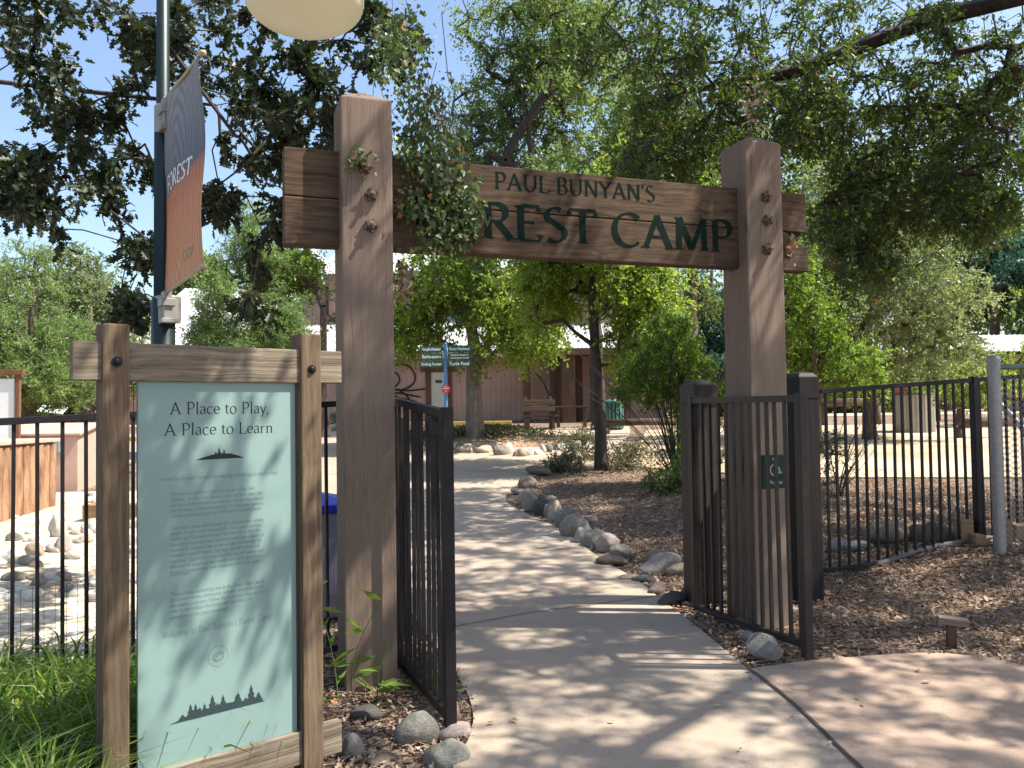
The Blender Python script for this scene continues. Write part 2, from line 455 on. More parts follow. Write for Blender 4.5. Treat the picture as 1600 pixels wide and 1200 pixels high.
def text_mb(txt, size, thick=.11, thin=.028, nib=18, track=0.0, slant=0.0, serif=True, z0=0.0):
    """returns list of polygons (2D) of the text, and width; origin at the baseline's left"""
    polys = []; x0 = 0.0; sp = size
    nb = radians(nib)
    for ch in txt:
        if ch == ' ': x0 += .30 + track; continue
        adv, strokes, sers = GL.get(ch) or GL.get(ch.upper()) or GL['I']
        for st in strokes:
            L = []; R = []
            for i, p in enumerate(st):
                a = st[max(i - 1, 0)]; b = st[min(i + 1, len(st) - 1)]
                dx, dy = b[0] - a[0], b[1] - a[1]
                l = math.hypot(dx, dy) or 1
                dx /= l; dy /= l
                th = atan2(dy, dx)
                wd = (thin + (thick - thin) * abs(sin(th - nb)) ** 1.3) / 2
                L.append((p[0] - dy * wd, p[1] + dx * wd)); R.append((p[0] + dy * wd, p[1] - dx * wd))
            for i in range(len(st) - 1):
                polys.append([L[i], L[i + 1], R[i + 1], R[i]])
        if serif:
            for (sx, sy, hw) in sers:
                if hw > 0:
                    h = thin * 1.1
                    sy2 = sy - h if sy > .2 else sy
                    polys.append([(sx - hw - thick / 4, sy2), (sx + hw + thick / 4, sy2), (sx + hw * .7, sy2 + h), (sx - hw * .7, sy2 + h)] if sy <= .2 else
                                 [(sx - hw * .7, sy2), (sx + hw * .7, sy2), (sx + hw + thick / 4, sy2 + h), (sx - hw - thick / 4, sy2 + h)])
        polys[:] = polys
        # shift
        for k in range(len(polys)):
            if not isinstance(polys[k], tuple):
                polys[k] = tuple(((q[0] + x0 + q[1] * slant) * sp, q[1] * sp) for q in polys[k])
        x0 += adv + track
    return polys, x0 * sp

def put_text(mb, txt, size, x, z, y=0.0, align='c', step=2e-5, ax=(1, 0, 0), up=(0, 0, 1), nrm=(0, -1, 0), width=None, **kw):
    polys, wd = text_mb(txt, size, **kw)
    k = 1.0
    if width: k = width / wd; wd = width
    o = x - (wd / 2 if align == 'c' else 0)
    ax = Vector(ax); up = Vector(up); nrm = Vector(nrm)
    for i, pl in enumerate(polys):
        vs = [ax * (o + q[0] * k) + up * (z + q[1]) + nrm * (-y + step * (i % 7)) for q in pl]
        mb.add(vs, [tuple(range(len(vs)))])
    return wd

# ---------------------------------------------------------------- leaves and trees
OAK_V = [(0, 0, 0), (.07, .14, .01), (.22, .20, .05), (.11, .34, .02), (.33, .50, .07), (.14, .58, .02), (.24, .78, .05), (.08, .84, .01), (0, 1, -.04)]
def oak_template():
    r = OAK_V
    l = [(-x, y, z) for x, y, z in r[1:-1]]
    v = r + l
    right = tuple(range(9))
    left = (8,) + tuple(range(15, 8, -1)) + (0,)
    return np.array(v, float), [right, left]
def oak_low():
    v = [(0, 0, 0), (.17, .2, .04), (.09, .36, .02), (.31, .55, .06), (.1, .7, .02), (0, 1, -.03), (-.17, .2, .04), (-.09, .36, .02), (-.31, .55, .06), (-.1, .7, .02)]
    return np.array(v, float), [(0, 1, 2, 3, 4, 5), (5, 9, 8, 7, 6, 0)]
def dia(wd=.26):
    return np.array([(0, 0, 0), (wd, .45, .04), (0, 1, -.03), (-wd, .45, .04)], float), [(0, 1, 2, 3)]
def heart():
    v = [(0, 0, 0), (.32, -.08, .03), (.42, .25, .05), (.22, .55, .02), (.2, .75, .01), (0, 1, -.04), (-.32, -.08, .03), (-.42, .25, .05), (-.22, .55, .02), (-.2, .75, .01)]
    return np.array(v, float), [(0, 1, 2, 3, 4, 5), (5, 9, 8, 7, 6, 0)]
TPL = {'oak': oak_template(), 'oaklow': oak_low(), 'dia': dia(), 'thin': dia(.12), 'wide': dia(.36), 'ivy': heart(), 'blade': dia(.035)}

def norm(a):
    return a / np.maximum(np.linalg.norm(a, axis=1, keepdims=True), 1e-9)

def leaf_mesh(name, Pn, D, Nn, Sz, tpl, tint, mat, parent=None):
    V, F = TPL[tpl]
    D = norm(D); B = norm(np.cross(D, Nn)); Nn = np.cross(B, D)
    n = len(Pn); k = len(V)
    co = (Pn[:, None, :] + Sz[:, None, None] * (V[None, :, 0, None] * B[:, None, :] + V[None, :, 1, None] * D[:, None, :] + V[None, :, 2, None] * Nn[:, None, :])).reshape(-1, 3)
    fl = np.array([i for f in F for i in f]); cnt = np.array([len(f) for f in F])
    loops = (fl[None, :] + (np.arange(n) * k)[:, None]).ravel()
    tot = np.tile(cnt, n)
    start = np.concatenate([[0], np.cumsum(tot)[:-1]])
    me = bpy.data.meshes.new(name)
    me.vertices.add(len(co)); me.vertices.foreach_set('co', co.astype(np.float32).ravel())
    me.loops.add(len(loops)); me.loops.foreach_set('vertex_index', loops.astype(np.int32))
    me.polygons.add(len(tot)); me.polygons.foreach_set('loop_start', start.astype(np.int32))
    me.update(calc_edges=True)
    a = me.attributes.new('tint', 'FLOAT', 'POINT')
    a.data.foreach_set('value', np.repeat(tint, k).astype(np.float32))
    me.materials.append(mat)
    o = bpy.data.objects.new(name, me)
    COL.objects.link(o)
    if parent is not None: o.parent = parent
    return o

def seg_mesh(name, A, B, ra, rb, mat, parent=None, k=5, extra=None):
    """tapered tubes, all in one mesh"""
    A = np.asarray(A, float); B = np.asarray(B, float)
    d = norm(B - A)
    ref = np.where(np.abs(d[:, 2:3]) < .9, np.array([[0, 0, 1.]]), np.array([[1., 0, 0]]))
    x = norm(np.cross(d, ref)); y = np.cross(x, d)
    an = np.arange(k) * 2 * pi / k
    ring = x[:, None, :] * np.cos(an)[None, :, None] + y[:, None, :] * np.sin(an)[None, :, None]
    va = A[:, None, :] + ring * ra[:, None, None]; vb = B[:, None, :] + ring * rb[:, None, None]
    co = np.concatenate([va, vb], axis=1).reshape(-1, 3)
    f1 = np.array([[i, (i + 1) % k, k + (i + 1) % k, k + i] for i in range(k)])
    loops = (f1.ravel()[None, :] + (np.arange(len(A)) * 2 * k)[:, None]).ravel()
    nf = len(A) * k
    base = len(co)
    if extra:
        ev, ef = extra
        co = np.concatenate([co, np.array(ev, float)])
        ef = np.array([f for f in ef if len(f) == 4])
        loops = np.concatenate([loops, ef.ravel() + base]); nf += len(ef)
    me = bpy.data.meshes.new(name)
    me.vertices.add(len(co)); me.vertices.foreach_set('co', co.astype(np.float32).ravel())
    me.loops.add(len(loops)); me.loops.foreach_set('vertex_index', loops.astype(np.int32))
    me.polygons.add(nf); me.polygons.foreach_set('loop_start', (np.arange(nf) * 4).astype(np.int32))
    me.polygons.foreach_set('use_smooth', np.ones(nf, bool))
    me.update(calc_edges=True)
    me.materials.append(mat)
    o = bpy.data.objects.new(name, me)
    COL.objects.link(o)
    if parent is not None: o.parent = parent
    return o

def gapnoise(p, f, seed):
    r = np.random.default_rng(seed)
    v = np.zeros(len(p))
    for i in range(7):
        k = r.normal(size=3); k = k / np.linalg.norm(k) * f * r.uniform(.6, 1.7)
        v += np.sin(p @ k + r.uniform(0, 6.28))
    return v / 7

def blob_points(blobs, n, r, gap=0.0, gf=1.2, seed=1, shell=0.35):
    """n cluster centres in a union of ellipsoids, thinned by a noise so that the crown has gaps"""
    vol = np.array([b[1][0] * b[1][1] * b[1][2] * (b[2] if len(b) > 2 else 1) for b in blobs]); vol = vol / vol.sum()
    out = []
    while sum(len(o) for o in out) < n:
        m = n
        idx = r.choice(len(blobs), m, p=vol)
        q = norm(r.normal(size=(m, 3))) * (r.uniform(0, 1, (m, 1)) ** shell)
        c = np.array([blobs[i][0] for i in idx]); ra = np.array([blobs[i][1] for i in idx])
        p = c + q * ra
        p = p[gapnoise(p, gf, seed) > gap]
        if len(p) == 0: gap -= .05; continue
        out.append(p)
    return np.concatenate(out)[:n]

def make_tree(name, label, cat, base, trunk, blobs, ncl, leafs, lmat, bmat, lsize=.06, tpl='dia', spread=.35, twigs=5, droop=.25,
              gap=-.05, gf=1.2, seed=1, rtrunk=.15, group=None, twigr=.006, twigtube=False, up=.6, tintbias=0.0, limbs=(), crown='crown', extra_pts=None, shell=.35):
    """trunk: points relative to base; every cluster of leaves hangs on a branch that grows from the nearest wood"""
    r = np.random.default_rng(seed)
    root = thing(name, base, label, cat, group=group)
    pts = blob_points(blobs, ncl, r, gap, gf, seed, shell)
    if extra_pts is not None: pts = np.concatenate([pts, extra_pts])
    nodes = []; par = []; isleaf = []
    tr = [Vector(p) for p in trunk]
    chain = []
    def addchain(pl, attach):
        prev = attach
        for i, p in enumerate(pl):
            nodes.append(np.array(p, float)); par.append(prev); isleaf.append(0)
            prev = len(nodes) - 1
        return prev
    def dens(pl, step):
        out = [Vector(pl[0])]
        for a, b in zip(pl[:-1], pl[1:]):
            a = Vector(a); b = Vector(b); k = max(1, int((b - a).length / step))
            for i in range(1, k + 1): out.append(a.lerp(b, i / k))
        return out
    addchain(dens(tr, .35), -1)
    for lb in limbs:
        lp = dens(lb, .3)
        d = [np.linalg.norm(nn - np.array(lp[0])) for nn in nodes]
        addchain(lp[1:], int(np.argmin(d)))
    nlow = 0
    ar = np.array(nodes)
    # keep branches off the lowest part of the trunk
    zt = tr[-1].z
    free = ar[:, 2] > min(zt * .35, ar[:, 2].max() - .01)
    dd = np.array([np.min(np.linalg.norm(ar[free] - p, axis=1)) for p in pts])
    order = np.argsort(dd)
    cap = len(nodes) + len(pts) * 3
    arr = np.zeros((cap, 3)); arr[:len(nodes)] = ar
    ok = np.zeros(cap, bool); ok[:len(nodes)] = free
    cnt = len(nodes)
    clus = []
    for i in order:
        p = pts[i]
        dv = arr[:cnt] - p
        ds = np.sqrt((dv ** 2).sum(1)) + np.where(arr[:cnt, 2] > p[2] + .1, .15, 0.0) + np.where(ok[:cnt], 0, 99)
        j = int(np.argmin(ds)); L = ds[j]
        prev = j
        if L > spread * 1.2 and cnt < cap - 3:
            q = (arr[j] + p) / 2 + r.normal(size=3) * L * .09 + np.array([0, 0, L * .07])
            arr[cnt] = q; ok[cnt] = True; par.append(prev); isleaf.append(0); prev = cnt; cnt += 1
        arr[cnt] = p; ok[cnt] = True; par.append(prev); isleaf.append(1); clus.append(cnt); cnt += 1
    arr = arr[:cnt]; par = np.array(par)
    wgt = np.array(isleaf, float)
    for i in range(cnt - 1, 0, -1):
        if par[i] >= 0: wgt[par[i]] += wgt[i]
    rad = np.maximum(twigr * np.maximum(wgt, 1) ** .46, .0032)
    rad = np.minimum(rad, rtrunk * .7)
    sel = np.where(par >= 0)[0]
    A = arr[par[sel]]; B = arr[sel]
    ra = np.minimum(rad[par[sel]], rad[sel] * 1.5); rb = rad[sel]
    # trunk: one smooth tapering tube with a root flare
    mb = MB()
    npts = dens(tr, .35); Lt = len(npts)
    rr = []
    for i, p in enumerate(npts):
        u = i / max(Lt - 1, 1)
        rr.append(rtrunk * (1.2 - .95 * u if i > 0 else 1.55))
    mb.tube([p + Vector((r.normal() * .02, r.normal() * .02, 0)) if i else p for i, p in enumerate(npts)], rr, 12, False)
    tw_A = [A]; tw_B = [B]; tw_ra = [ra]; tw_rb = [rb]
    # leaves on twigs
    C = arr[np.array(clus)]; PC = arr[par[np.array(clus)]]
    out = norm(C - PC)
    nC = len(C)
    T = nC * twigs
    ci = np.repeat(np.arange(nC), twigs)
    td = norm(out[ci] * .5 + r.normal(size=(T, 3)) * .75 + np.array([0, 0, -droop]))
    tl = spread * r.uniform(.5, 1.25, T)
    lp = max(2, int(round(leafs / T)))
    ti = np.repeat(np.arange(T), lp)
    u = np.tile((np.arange(lp) + .6) / lp, T) + r.uniform(-.1, .1, T * lp)
    pos = C[ci][ti] + td[ti] * (tl[ti] * u)[:, None]
    pos[:, 2] -= droop * .5 * tl[ti] * u * u
    pos += r.normal(size=pos.shape) * lsize * .25
    D = norm(td[ti] * .6 + r.normal(size=pos.shape) * .75 + np.array([0, 0, -droop * .6]))
    Nn = norm(r.normal(size=pos.shape) * .8 + np.array([0, 0, up]) + np.array(SUN_V) * .25)
    Sz = lsize * r.uniform(.6, 1.25, len(pos))
    tint = np.clip(.5 + .16 * r.normal(size=len(pos)) + .18 * gapnoise(pos, gf * 1.5, seed + 5) + tintbias, 0, 1)
    if twigtube:
        tw_A.append(C[ci]); tw_B.append(C[ci] + td * tl[:, None] * .95 - np.stack([0 * tl, 0 * tl, droop * .45 * tl], 1))
        tw_ra.append(np.full(T, max(twigr * .55, .0024))); tw_rb.append(np.full(T, max(twigr * .25, .0014)))
    seg_mesh('trunk', np.concatenate(tw_A), np.concatenate(tw_B), np.concatenate(tw_ra), np.concatenate(tw_rb), bmat, root, 5 if not twigtube else 4,
             extra=([tuple(v) for v in mb.v], mb.f))
    leaf_mesh(crown, pos, D, Nn, Sz, tpl, tint, lmat, root)
    return root

# ---------------------------------------------------------------- the setting: ground, paving
def onp(px, py, O, a):
    """pixel -> (s, z) on the vertical plane through O that runs at angle a"""
    d = ray(px, py)
    n = Vector((-sin(a), cos(a), 0))
    t = (Vector((O[0], O[1], 0)) - Vector((EYE.x, EYE.y, 0))).dot(n) / d.dot(n)
    p = EYE + d * t
    return (p.x - O[0]) * cos(a) + (p.y - O[1]) * sin(a), p.z

def grid_obj(name, xs, ys, zf, mat):
    X, Y = np.meshgrid(xs, ys)
    Z = zf(X, Y)
    co = np.stack([X, Y, Z], -1).reshape(-1, 3)
    nx, ny = len(xs), len(ys)
    i = np.arange((ny - 1) * (nx - 1)); r = i // (nx - 1); c = i % (nx - 1)
    a = r * nx + c
    f = np.stack([a, a + 1, a + nx + 1, a + nx], 1)
    me = bpy.data.meshes.new(name)
    me.from_pydata(co.tolist(), [], f.tolist())
    for p in me.polygons: p.use_smooth = True
    me.materials.append(mat)
    o = bpy.data.objects.new(name, me); COL.objects.link(o)
    return o

M_mulch = ground_mat('mulch', [(0.0, (.06, .042, .03)), (.35, (.17, .115, .08)), (.65, (.30, .215, .155)), (1.0, (.46, .36, .27))], scale=34, bump=1.0, dist=.02)
M_chips = ground_mat('wood_chips', [(0.0, (.36, .25, .155)), (.5, (.55, .41, .28)), (1.0, (.70, .57, .43))], scale=26, bump=.6, dist=.02)
M_creek = ground_mat('creek_gravel', [(0.0, (.40, .31, .20)), (.5, (.60, .50, .36)), (1.0, (.80, .74, .62))], scale=16, bump=.8, dist=.03)
M_conc = concrete('path_concrete', (.335, .265, .20), (.435, .35, .27))
M_conc2 = concrete('slab_concrete', (.345, .245, .18), (.415, .305, .23))
M_joint = simple('joint_filler', (.07, .055, .045), .9, var=.3)

xs = np.unique(np.concatenate([np.linspace(-300, -12, 20), np.arange(-12, 14, .2), np.linspace(14, 300, 20)]))
ys = np.unique(np.concatenate([np.linspace(-60, 0, 8), np.arange(0, 26, .2), np.linspace(26, 60, 20), np.linspace(60, 700, 14)]))
tag(grid_obj('ground', xs, ys, H, M_mulch), kind='structure')

def resamp(pl, n):
    pl = [np.array(p, float) for p in pl]
    d = [0]
    for a, b in zip(pl[:-1], pl[1:]): d.append(d[-1] + np.linalg.norm(b - a))
    t = np.linspace(0, d[-1], n)
    A = np.array(pl)
    return np.stack([np.interp(t, d, A[:, 0]), np.interp(t, d, A[:, 1])], 1)

def smoothpl(pl, it=2):
    pl = [np.array(p, float) for p in pl]
    for _ in range(it):
        q = [pl[0]]
        for a, b in zip(pl[:-1], pl[1:]): q += [a * .75 + b * .25, a * .25 + b * .75]
        q.append(pl[-1]); pl = q
    return pl

def strip(name, L, R, n, m, off, mat, skirt=.06):
    L = resamp(L, n); R = resamp(R, n)
    t = np.linspace(0, 1, m)[None, :, None]
    XY = L[:, None, :] * (1 - t) + R[:, None, :] * t
    Z = H(XY[..., 0], XY[..., 1]) + off
    mb = MB()
    vs = [(XY[i, j, 0], XY[i, j, 1], Z[i, j]) for i in range(n) for j in range(m)]
    fs = [(i * m + j, i * m + j + 1, (i + 1) * m + j + 1, (i + 1) * m + j) for i in range(n - 1) for j in range(m - 1)]
    if skirt:
        ring = [i * m for i in range(n)] + [(n - 1) * m + j for j in range(1, m)] + [i * m + m - 1 for i in range(n - 2, -1, -1)] + [j for j in range(m - 2, 0, -1)]
        b = len(vs)
        vs += [(vs[k][0], vs[k][1], vs[k][2] - skirt) for k in ring]
        nr = len(ring)
        fs += [(ring[k], ring[(k + 1) % nr], b + (k + 1) % nr, b + k) for k in range(nr)]
    mb.add(vs, fs)
    return tag(mb.build(name, mat, smooth=False), kind='structure')

def gl(pts):
    return [(p.x, p.y) for p in (G(x, y) for x, y in pts)]
edgeR = gl([(1170, 1052), (1130, 1018), (1080, 975), (1030, 938), (995, 908), (940, 878), (890, 838), (855, 818), (812, 800), (786, 784), (800, 760), (836, 744), (872, 736)])
edgeL = gl([(742, 1128), (735, 1098), (722, 1072), (700, 1040), (670, 1000), (635, 950), (590, 890), (545, 850), (505, 815), (470, 790), (430, 765), (390, 745)])
eR0 = (edgeR[0][0] + .25, 2.4)
pathL = smoothpl([(-.45, 2.0), (-.30, 2.9)] + gl([(708, 1195), (733, 1165)]) + edgeL)
j0 = edgeR[0]
jl_ = smoothpl([j0] + gl([(1208, 1080), (1245, 1112), (1280, 1145), (1308, 1175)]) + [(1.45, 3.45), (1.42, 2.9), (1.35, 1.8)])
pathR = [np.array(p) for p in jl_[::-1]] + smoothpl(edgeR)[1:]
strip('footpath', pathL, pathR, 110, 14, .02, M_conc)
# the paved court between the path and the barn
ctL = smoothpl(gl([(390, 745), (250, 725), (120, 712), (60, 700)]) + [(-13, 22), (-14, 28.2)], 1)
ctR = smoothpl([edgeR[-1], (1.9, 16.9), (2.6, 18.6), (2.7, 21), (3.4, 24), (4, 28.2)], 1)
strip('paved_court', ctL, ctR, 30, 30, .024, M_conc)
# reddish slab that joins from the right
j0 = edgeR[0]
jl = [np.array(p) + np.array([.004, 0]) for p in jl_]
sr = smoothpl(gl([(1170, 1052), (1250, 1040), (1330, 1033), (1400, 1028), (1460, 1026), (1540, 1032), (1600, 1048)]) + [(3.6, 4.3), (4.6, 3.6), (5.5, 1.8)])
strip('reddish_slab', jl, sr, 46, 16, .026, M_conc2)
def joint(name, pl, w_, off):
    pl = resamp(pl, 30)
    d = np.gradient(pl, axis=0); d = d / np.linalg.norm(d, axis=1, keepdims=True)
    nn = np.stack([-d[:, 1], d[:, 0]], 1) * w_ / 2
    strip(name, pl - nn, pl + nn, 30, 2, off, M_joint, 0)
joint('slab_joint', jl, .014, .031)
joint('path_joint', gl([(700, 986), (834, 961), (930, 949), (1040, 934)]), .009, .026)
joint('path_joint', gl([(880, 862), (790, 872), (712, 880)]), .008, .026)
# pale wood chips of the play area, dry creek, bed beyond
ch = strip('play_area_chips', [(2.2, 15.6), (4.2, 13.6), (9, 12.6), (22, 12.2)], [(4.2, 26), (9, 27), (16, 27), (26, 27)], 30, 16, .03, M_chips)
strip('far_lawn_edge', [(-40, 33), (-10, 60)], [(40, 33), (60, 60)], 12, 12, .02, M_chips, .03)
strip('creek_bed', [(-2.7, 4.5), (-2.3, 6), (-2.45, 8), (-3.1, 10.5), (-4.0, 13.2)], [(-6.5, 4.6), (-7.5, 7), (-8, 9), (-9, 11), (-10, 13)], 24, 16, .02, M_creek)
strip('island_mulch', [(-3.6, 19.8), (-1, 19.2), (1.6, 19.6)], [(-3.4, 22.5), (-.8, 23), (1.8, 22.6)], 24, 12, .03,
      ground_mat('island_mulch', [(0, (.12, .07, .045)), (.5, (.28, .18, .12)), (1, (.45, .33, .23))], 22, .6))

# ---------------------------------------------------------------- timber gateway
M_post = wood('brown_painted_post', (.250, .182, .135), (.175, .127, .094), 'Z', 95, .03, .6, .7, contrast=(.3, .7), cracks=.55)
M_beam = wood('weathered_beam', (.155, .098, .058), (.036, .023, .015), 'X', 46, .035, .7, .8, knots=.03, contrast=(.32, .70), cracks=.75)
M_carve = simple('carved_green', (.007, .018, .014), .9, var=.25, scale=30, spec=.08)
M_rust = simple('rusty_iron', (.16, .11, .085), .7, .5, var=.35, scale=60, bump=.4)
AG = radians(20)
g0 = G(540, 1083)
GO = (g0.x, g0.y)
gw = thing('timber_gateway', (g0.x, g0.y, g0.z), 'tall brown timber gateway of two square posts carrying the carved camp beam across the path', 'gateway', AG)
gz = g0.z
PW = .29
s1 = onp(1166, 300, GO, AG)[0]
def zt(px, py, off=0.0):
    O = (GO[0] - sin(AG) * off, GO[1] + cos(AG) * off)
    s, z = onp(px, py, O, AG)
    return s, z - gz
def gate_post(s, top, zb):
    mb = MB(); hw = PW / 2
    b = [(-hw, -hw, zb), (hw, -hw, zb), (hw, hw, zb), (-hw, hw, zb)]
    t = [(x, y, top) for x, y, _ in b]
    mb.add(b + t + [(0, 0, top + .085)], [(3, 2, 1, 0), (0, 1, 5, 4), (1, 2, 6, 5), (2, 3, 7, 6), (3, 0, 4, 7), (4, 5, 8), (5, 6, 8), (6, 7, 8), (7, 4, 8)])
    o = mb.build('post', M_post, gw, bevel=.009, seg=2)
    o.location = (s + hw, hw, 0)
    return o
pl_ = gate_post(0, zt(540, 149)[1], -.3)
pr_ = gate_post(s1, zt(1166, 218)[1], -.3)
def bolt(parent, s, z, ps, rot=0.0):
    mb = MB()
    mb.lathe((0, 0, 0), [(.001, .0), (.036, .0), (.036, .008), (.001, .008)], 18, 'Y')
    mb.lathe((0, -.008, 0), [(.001, 0), (.026, 0), (.027, .018), (.020, .026), (.001, .026)], 6, 'Y')
    mb.lathe((0, -.034, 0), [(.001, 0), (.012, 0), (.011, .02), (.001, .022)], 10, 'Y')
    for k in range(5):
        a = rot + k * 1.26
        mb.box((cos(a) * .034, -.016, sin(a) * .034), (.012, .022, .012), 0, Matrix.Rotation(-a, 3, 'Y'))
    o = mb.build('bolt', M_rust, parent)
    o.location = (s - ps - PW / 2, -PW / 2 - .0005, z)
for px, py, k in [(570, 262, .2), (580, 305, .5), (579, 353, 1.1)]:
    s, z = zt(px, py); bolt(pl_, s, z, 0, k)
for px, py, k in [(1196, 308, .1), (1198, 345, .7), (1198, 390, 1.3)]:
    s, z = zt(px, py); bolt(pr_, s, z, s1, k)
BR = .097
sL, zbL = zt(444, 384, BR); _, ztL = zt(444, 231, BR)
sR, zbR = zt(1262, 422, BR); _, ztR = zt(1262, 302, BR)
zb = (zbL + zbR) / 2; ztp = (ztL + ztR) / 2; zm = zb + (ztp - zb) * .50
bT = .11
M_beam_o = Matrix.Identity(3)
def plank(name, outline, mat, bev=.006):
    mb = MB()
    mb.prism([(x, BR, z) for x, z in outline], (0, bT, 0))
    return mb.build(name, mat, gw, bevel=bev)
up = plank('beam_plank', [(sL, zm + .003), (sR - .005, zm + .003), (sR, ztp), (sL, ztp)], M_beam)
nL, nz = zt(1232, 362, BR)[0], .085
lo = plank('beam_plank', [(sL, zb), (sR + .01, zb), (sR + .01, zm - .09), (sR - .03, zm - .10), (nL - .03, zm - .003), (sL, zm - .003)], M_beam)
mb = MB(); mb.box(((sL + sR) / 2, BR + bT * .6, zm), (sR - sL - .05, bT * .6, .03)); mb.build('beam_core', simple('dark_wood', (.03, .02, .015), .9), gw)
lt = MB()
a0 = zt(772, 296, BR); a1 = zt(1024, 314, BR)
put_text(lt, "PAUL BUNYAN'S", (zt(780, 272, BR)[1] - zt(780, 298, BR)[1]) / .7, a0[0], a0[1] * .5 + a1[1] * .5, y=BR - .0015, align='l', width=a1[0] - a0[0], thick=.12, thin=.035)
lt.build('small_lettering', M_carve, gw, fix=False)
lt = MB()
b0 = zt(752, 372, BR); b1 = zt(1146, 396, BR)
wF, _ = text_mb('FO', 1.0), 0
full = text_mb('FOREST CAMP', 1.0)[1]; fo = wF[1]
unit = (b1[0] - b0[0]) / (full - fo)
put_text(lt, 'FOREST CAMP', (zt(800, 322, BR)[1] - zt(800, 376, BR)[1]) / .7, b0[0] - fo * unit, (b0[1] + b1[1]) / 2 + .004, y=BR - .0015, align='l', width=full * unit, thick=.15, thin=.035)
lt.build('large_lettering', M_carve, gw, fix=False)

# ---------------------------------------------------------------- information sign
M_sp = wood('sign_post_wood', (.225, .16, .10), (.10, .066, .04), 'Z', 48, .04, .6, .8, cracks=.6)
M_sr = wood('grey_rail_wood', (.36, .30, .225), (.12, .088, .06), 'X', 40, .03, 1.0, .85, dist=.007, cracks=.7)
M_pan = simple('pale_green_panel', (.215, .315, .285), .5, var=.04, scale=2.0)
M_ink = simple('dark_ink', (.025, .032, .032), .7, var=.05, spec=.15)
M_ink2 = simple('faded_ink', (.135, .205, .19), .6, var=.05)
AS = atan2(1290, 1500)
SO = P(113, 560, 2.91)
so = (SO.x, SO.y)
sg = thing('information_sign', (so[0], so[1], 0), 'pale green panel in a weathered wooden frame, titled A Place to Play', 'sign', AS)
def sz(px, py, off=0.0):
    O = (so[0] - sin(AS) * off, so[1] + cos(AS) * off)
    return onp(px, py, O, AS)
def cb(name, s0, s1_, z0, z1, y0, y1, mat, parent, bev=.005):
    mb = MB(); mb.box((0, 0, 0), (s1_ - s0, y1 - y0, z1 - z0))
    o = mb.build(name, mat, parent, bevel=bev)
    o.location = ((s0 + s1_) / 2, (y0 + y1) / 2, (z0 + z1) / 2)
    return o
# rail front face at y=0; posts notched over it
rz0 = sz(113, 594)[1]; rz1 = sz(113, 532)[1]; re = sz(534, 560)[0]
cb('top_rail', 0, re, rz0, rz1, 0, .045, M_sr, sg, .006)
br0 = sz(528, 1150)
cb('bottom_rail', 0.02, br0[0] + .02, .10, .235, 0, .045, M_sr, sg, .006)
pw = .092
pA = sz(184, 560, -.03)[0]; pB = sz(489, 560, -.03)[0]
posts = []
for nm, s, tp in (('a', pA, sz(184, 505, -.03)[1]), ('b', pB, sz(489, 521, -.03)[1])):
    mb = MB(); mb.box((0, 0, 0), (pw, .10, tp + .4)); o = mb.build('post', M_sp, sg, bevel=.007); o.location = (s, .033, (tp - .4) / 2); posts.append(o)
    mb = MB()
    mb.lathe((0, 0, 0), [(.001, 0), (.019, 0), (.019, .003), (.001, .003)], 18, 'Y')
    mb.lathe((0, -.003, 0), [(.001, 0), (.012, 0), (.011, .008), (.006, .012), (.001, .012)], 14, 'Y')
    bo = mb.build('bolt', simple('black_iron', (.02, .02, .022), .45, .7), o)
    bo.location = (0, -.0505, sz(184 if nm == 'a' else 487, 565 if nm == 'a' else 577, -.03)[1] - (tp - .4) / 2)
p0s = sz(214, 700, .03)[0]; p1s = sz(460, 700, .03)[0]
pz0, pz1 = .215, rz0 + .02
PY = .021
panel = cb('panel', p0s, p1s, pz0, pz1, PY, PY + .018, M_pan, sg, .002)
def pn(px, py): return sz(px, py, PY)
cx_, cy_, cz_ = (p0s + p1s) / 2, PY + .009, (pz0 + pz1) / 2
def pline(mb, txt, xl, yl, xr, yr, hpx, italic=False, **kw):
    a = pn(xl, yl); b = pn(xr, yr); k = pn((xl + xr) / 2, (yl + yr) / 2)
    c = pn((xl + xr) / 2, (yl + yr) / 2 - hpx)
    size = (c[1] - k[1]) / .7
    put_text(mb, txt, size, a[0] - cx_, (a[1] + b[1]) / 2 - cz_, y=-.0095, align='l', width=b[0] - a[0], slant=.22 if italic else 0, **kw)
mb = MB()
pline(mb, 'A Place to Play,', 265, 648, 421, 645, 18, thick=.085, thin=.03)
pline(mb, 'A Place to Learn', 256, 681, 427, 676, 18, thick=.085, thin=.03)
mb.build('title_lettering', M_ink, panel, fix=False)
mb = MB()
bd = dict(thick=.085, thin=.04, serif=False)
pline(mb, "Here at Paul Bunyan's Forest Camp learning and playing go hand in hand.", 247, 751, 434, 742, 6.2, True, **bd)
para1 = ["The way you use the Camp is up to you! In our Mill", "Building, discover Paul Bunyan's story and learn about the", "days around Westwood, a lumber town not far from here in",
         "the Northern California mountains, or enjoy your own art,", "science or fantasy project in the Forest Discovery Center."]
for i, t in enumerate(para1):
    pline(mb, t, 267, 772 + 8.4 * i, (398, 410, 412, 412, 410)[i], 767.5 + 8.0 * i, 5.6, **bd)
para2 = ["Enter the Camp and uncover the relationships among", "people, forests, rivers and wildlife. The Camp's outdoor", "exhibits are filled with activities. Take the train to hear the",
         "interesting forest lore and see young trees from all parts of", "Northern California. Gaze at the wonders and wander the", "forested stream of nature. You may see wild turkeys and",
         "mountain. Explore the rocks and the lives of animals and", "techniques of using wood and metal history of bringing forest", "products to market with steam equipment and narrow gauge", "railroads."]
for i, t in enumerate(para2):
    r_ = 300 if i == 9 else 412 - (i % 3) * 3
    pline(mb, t, 266, 824 + 8.7 * i, r_, 818 + 7.9 * i + (6 if i == 9 else 0), 5.6, **bd)
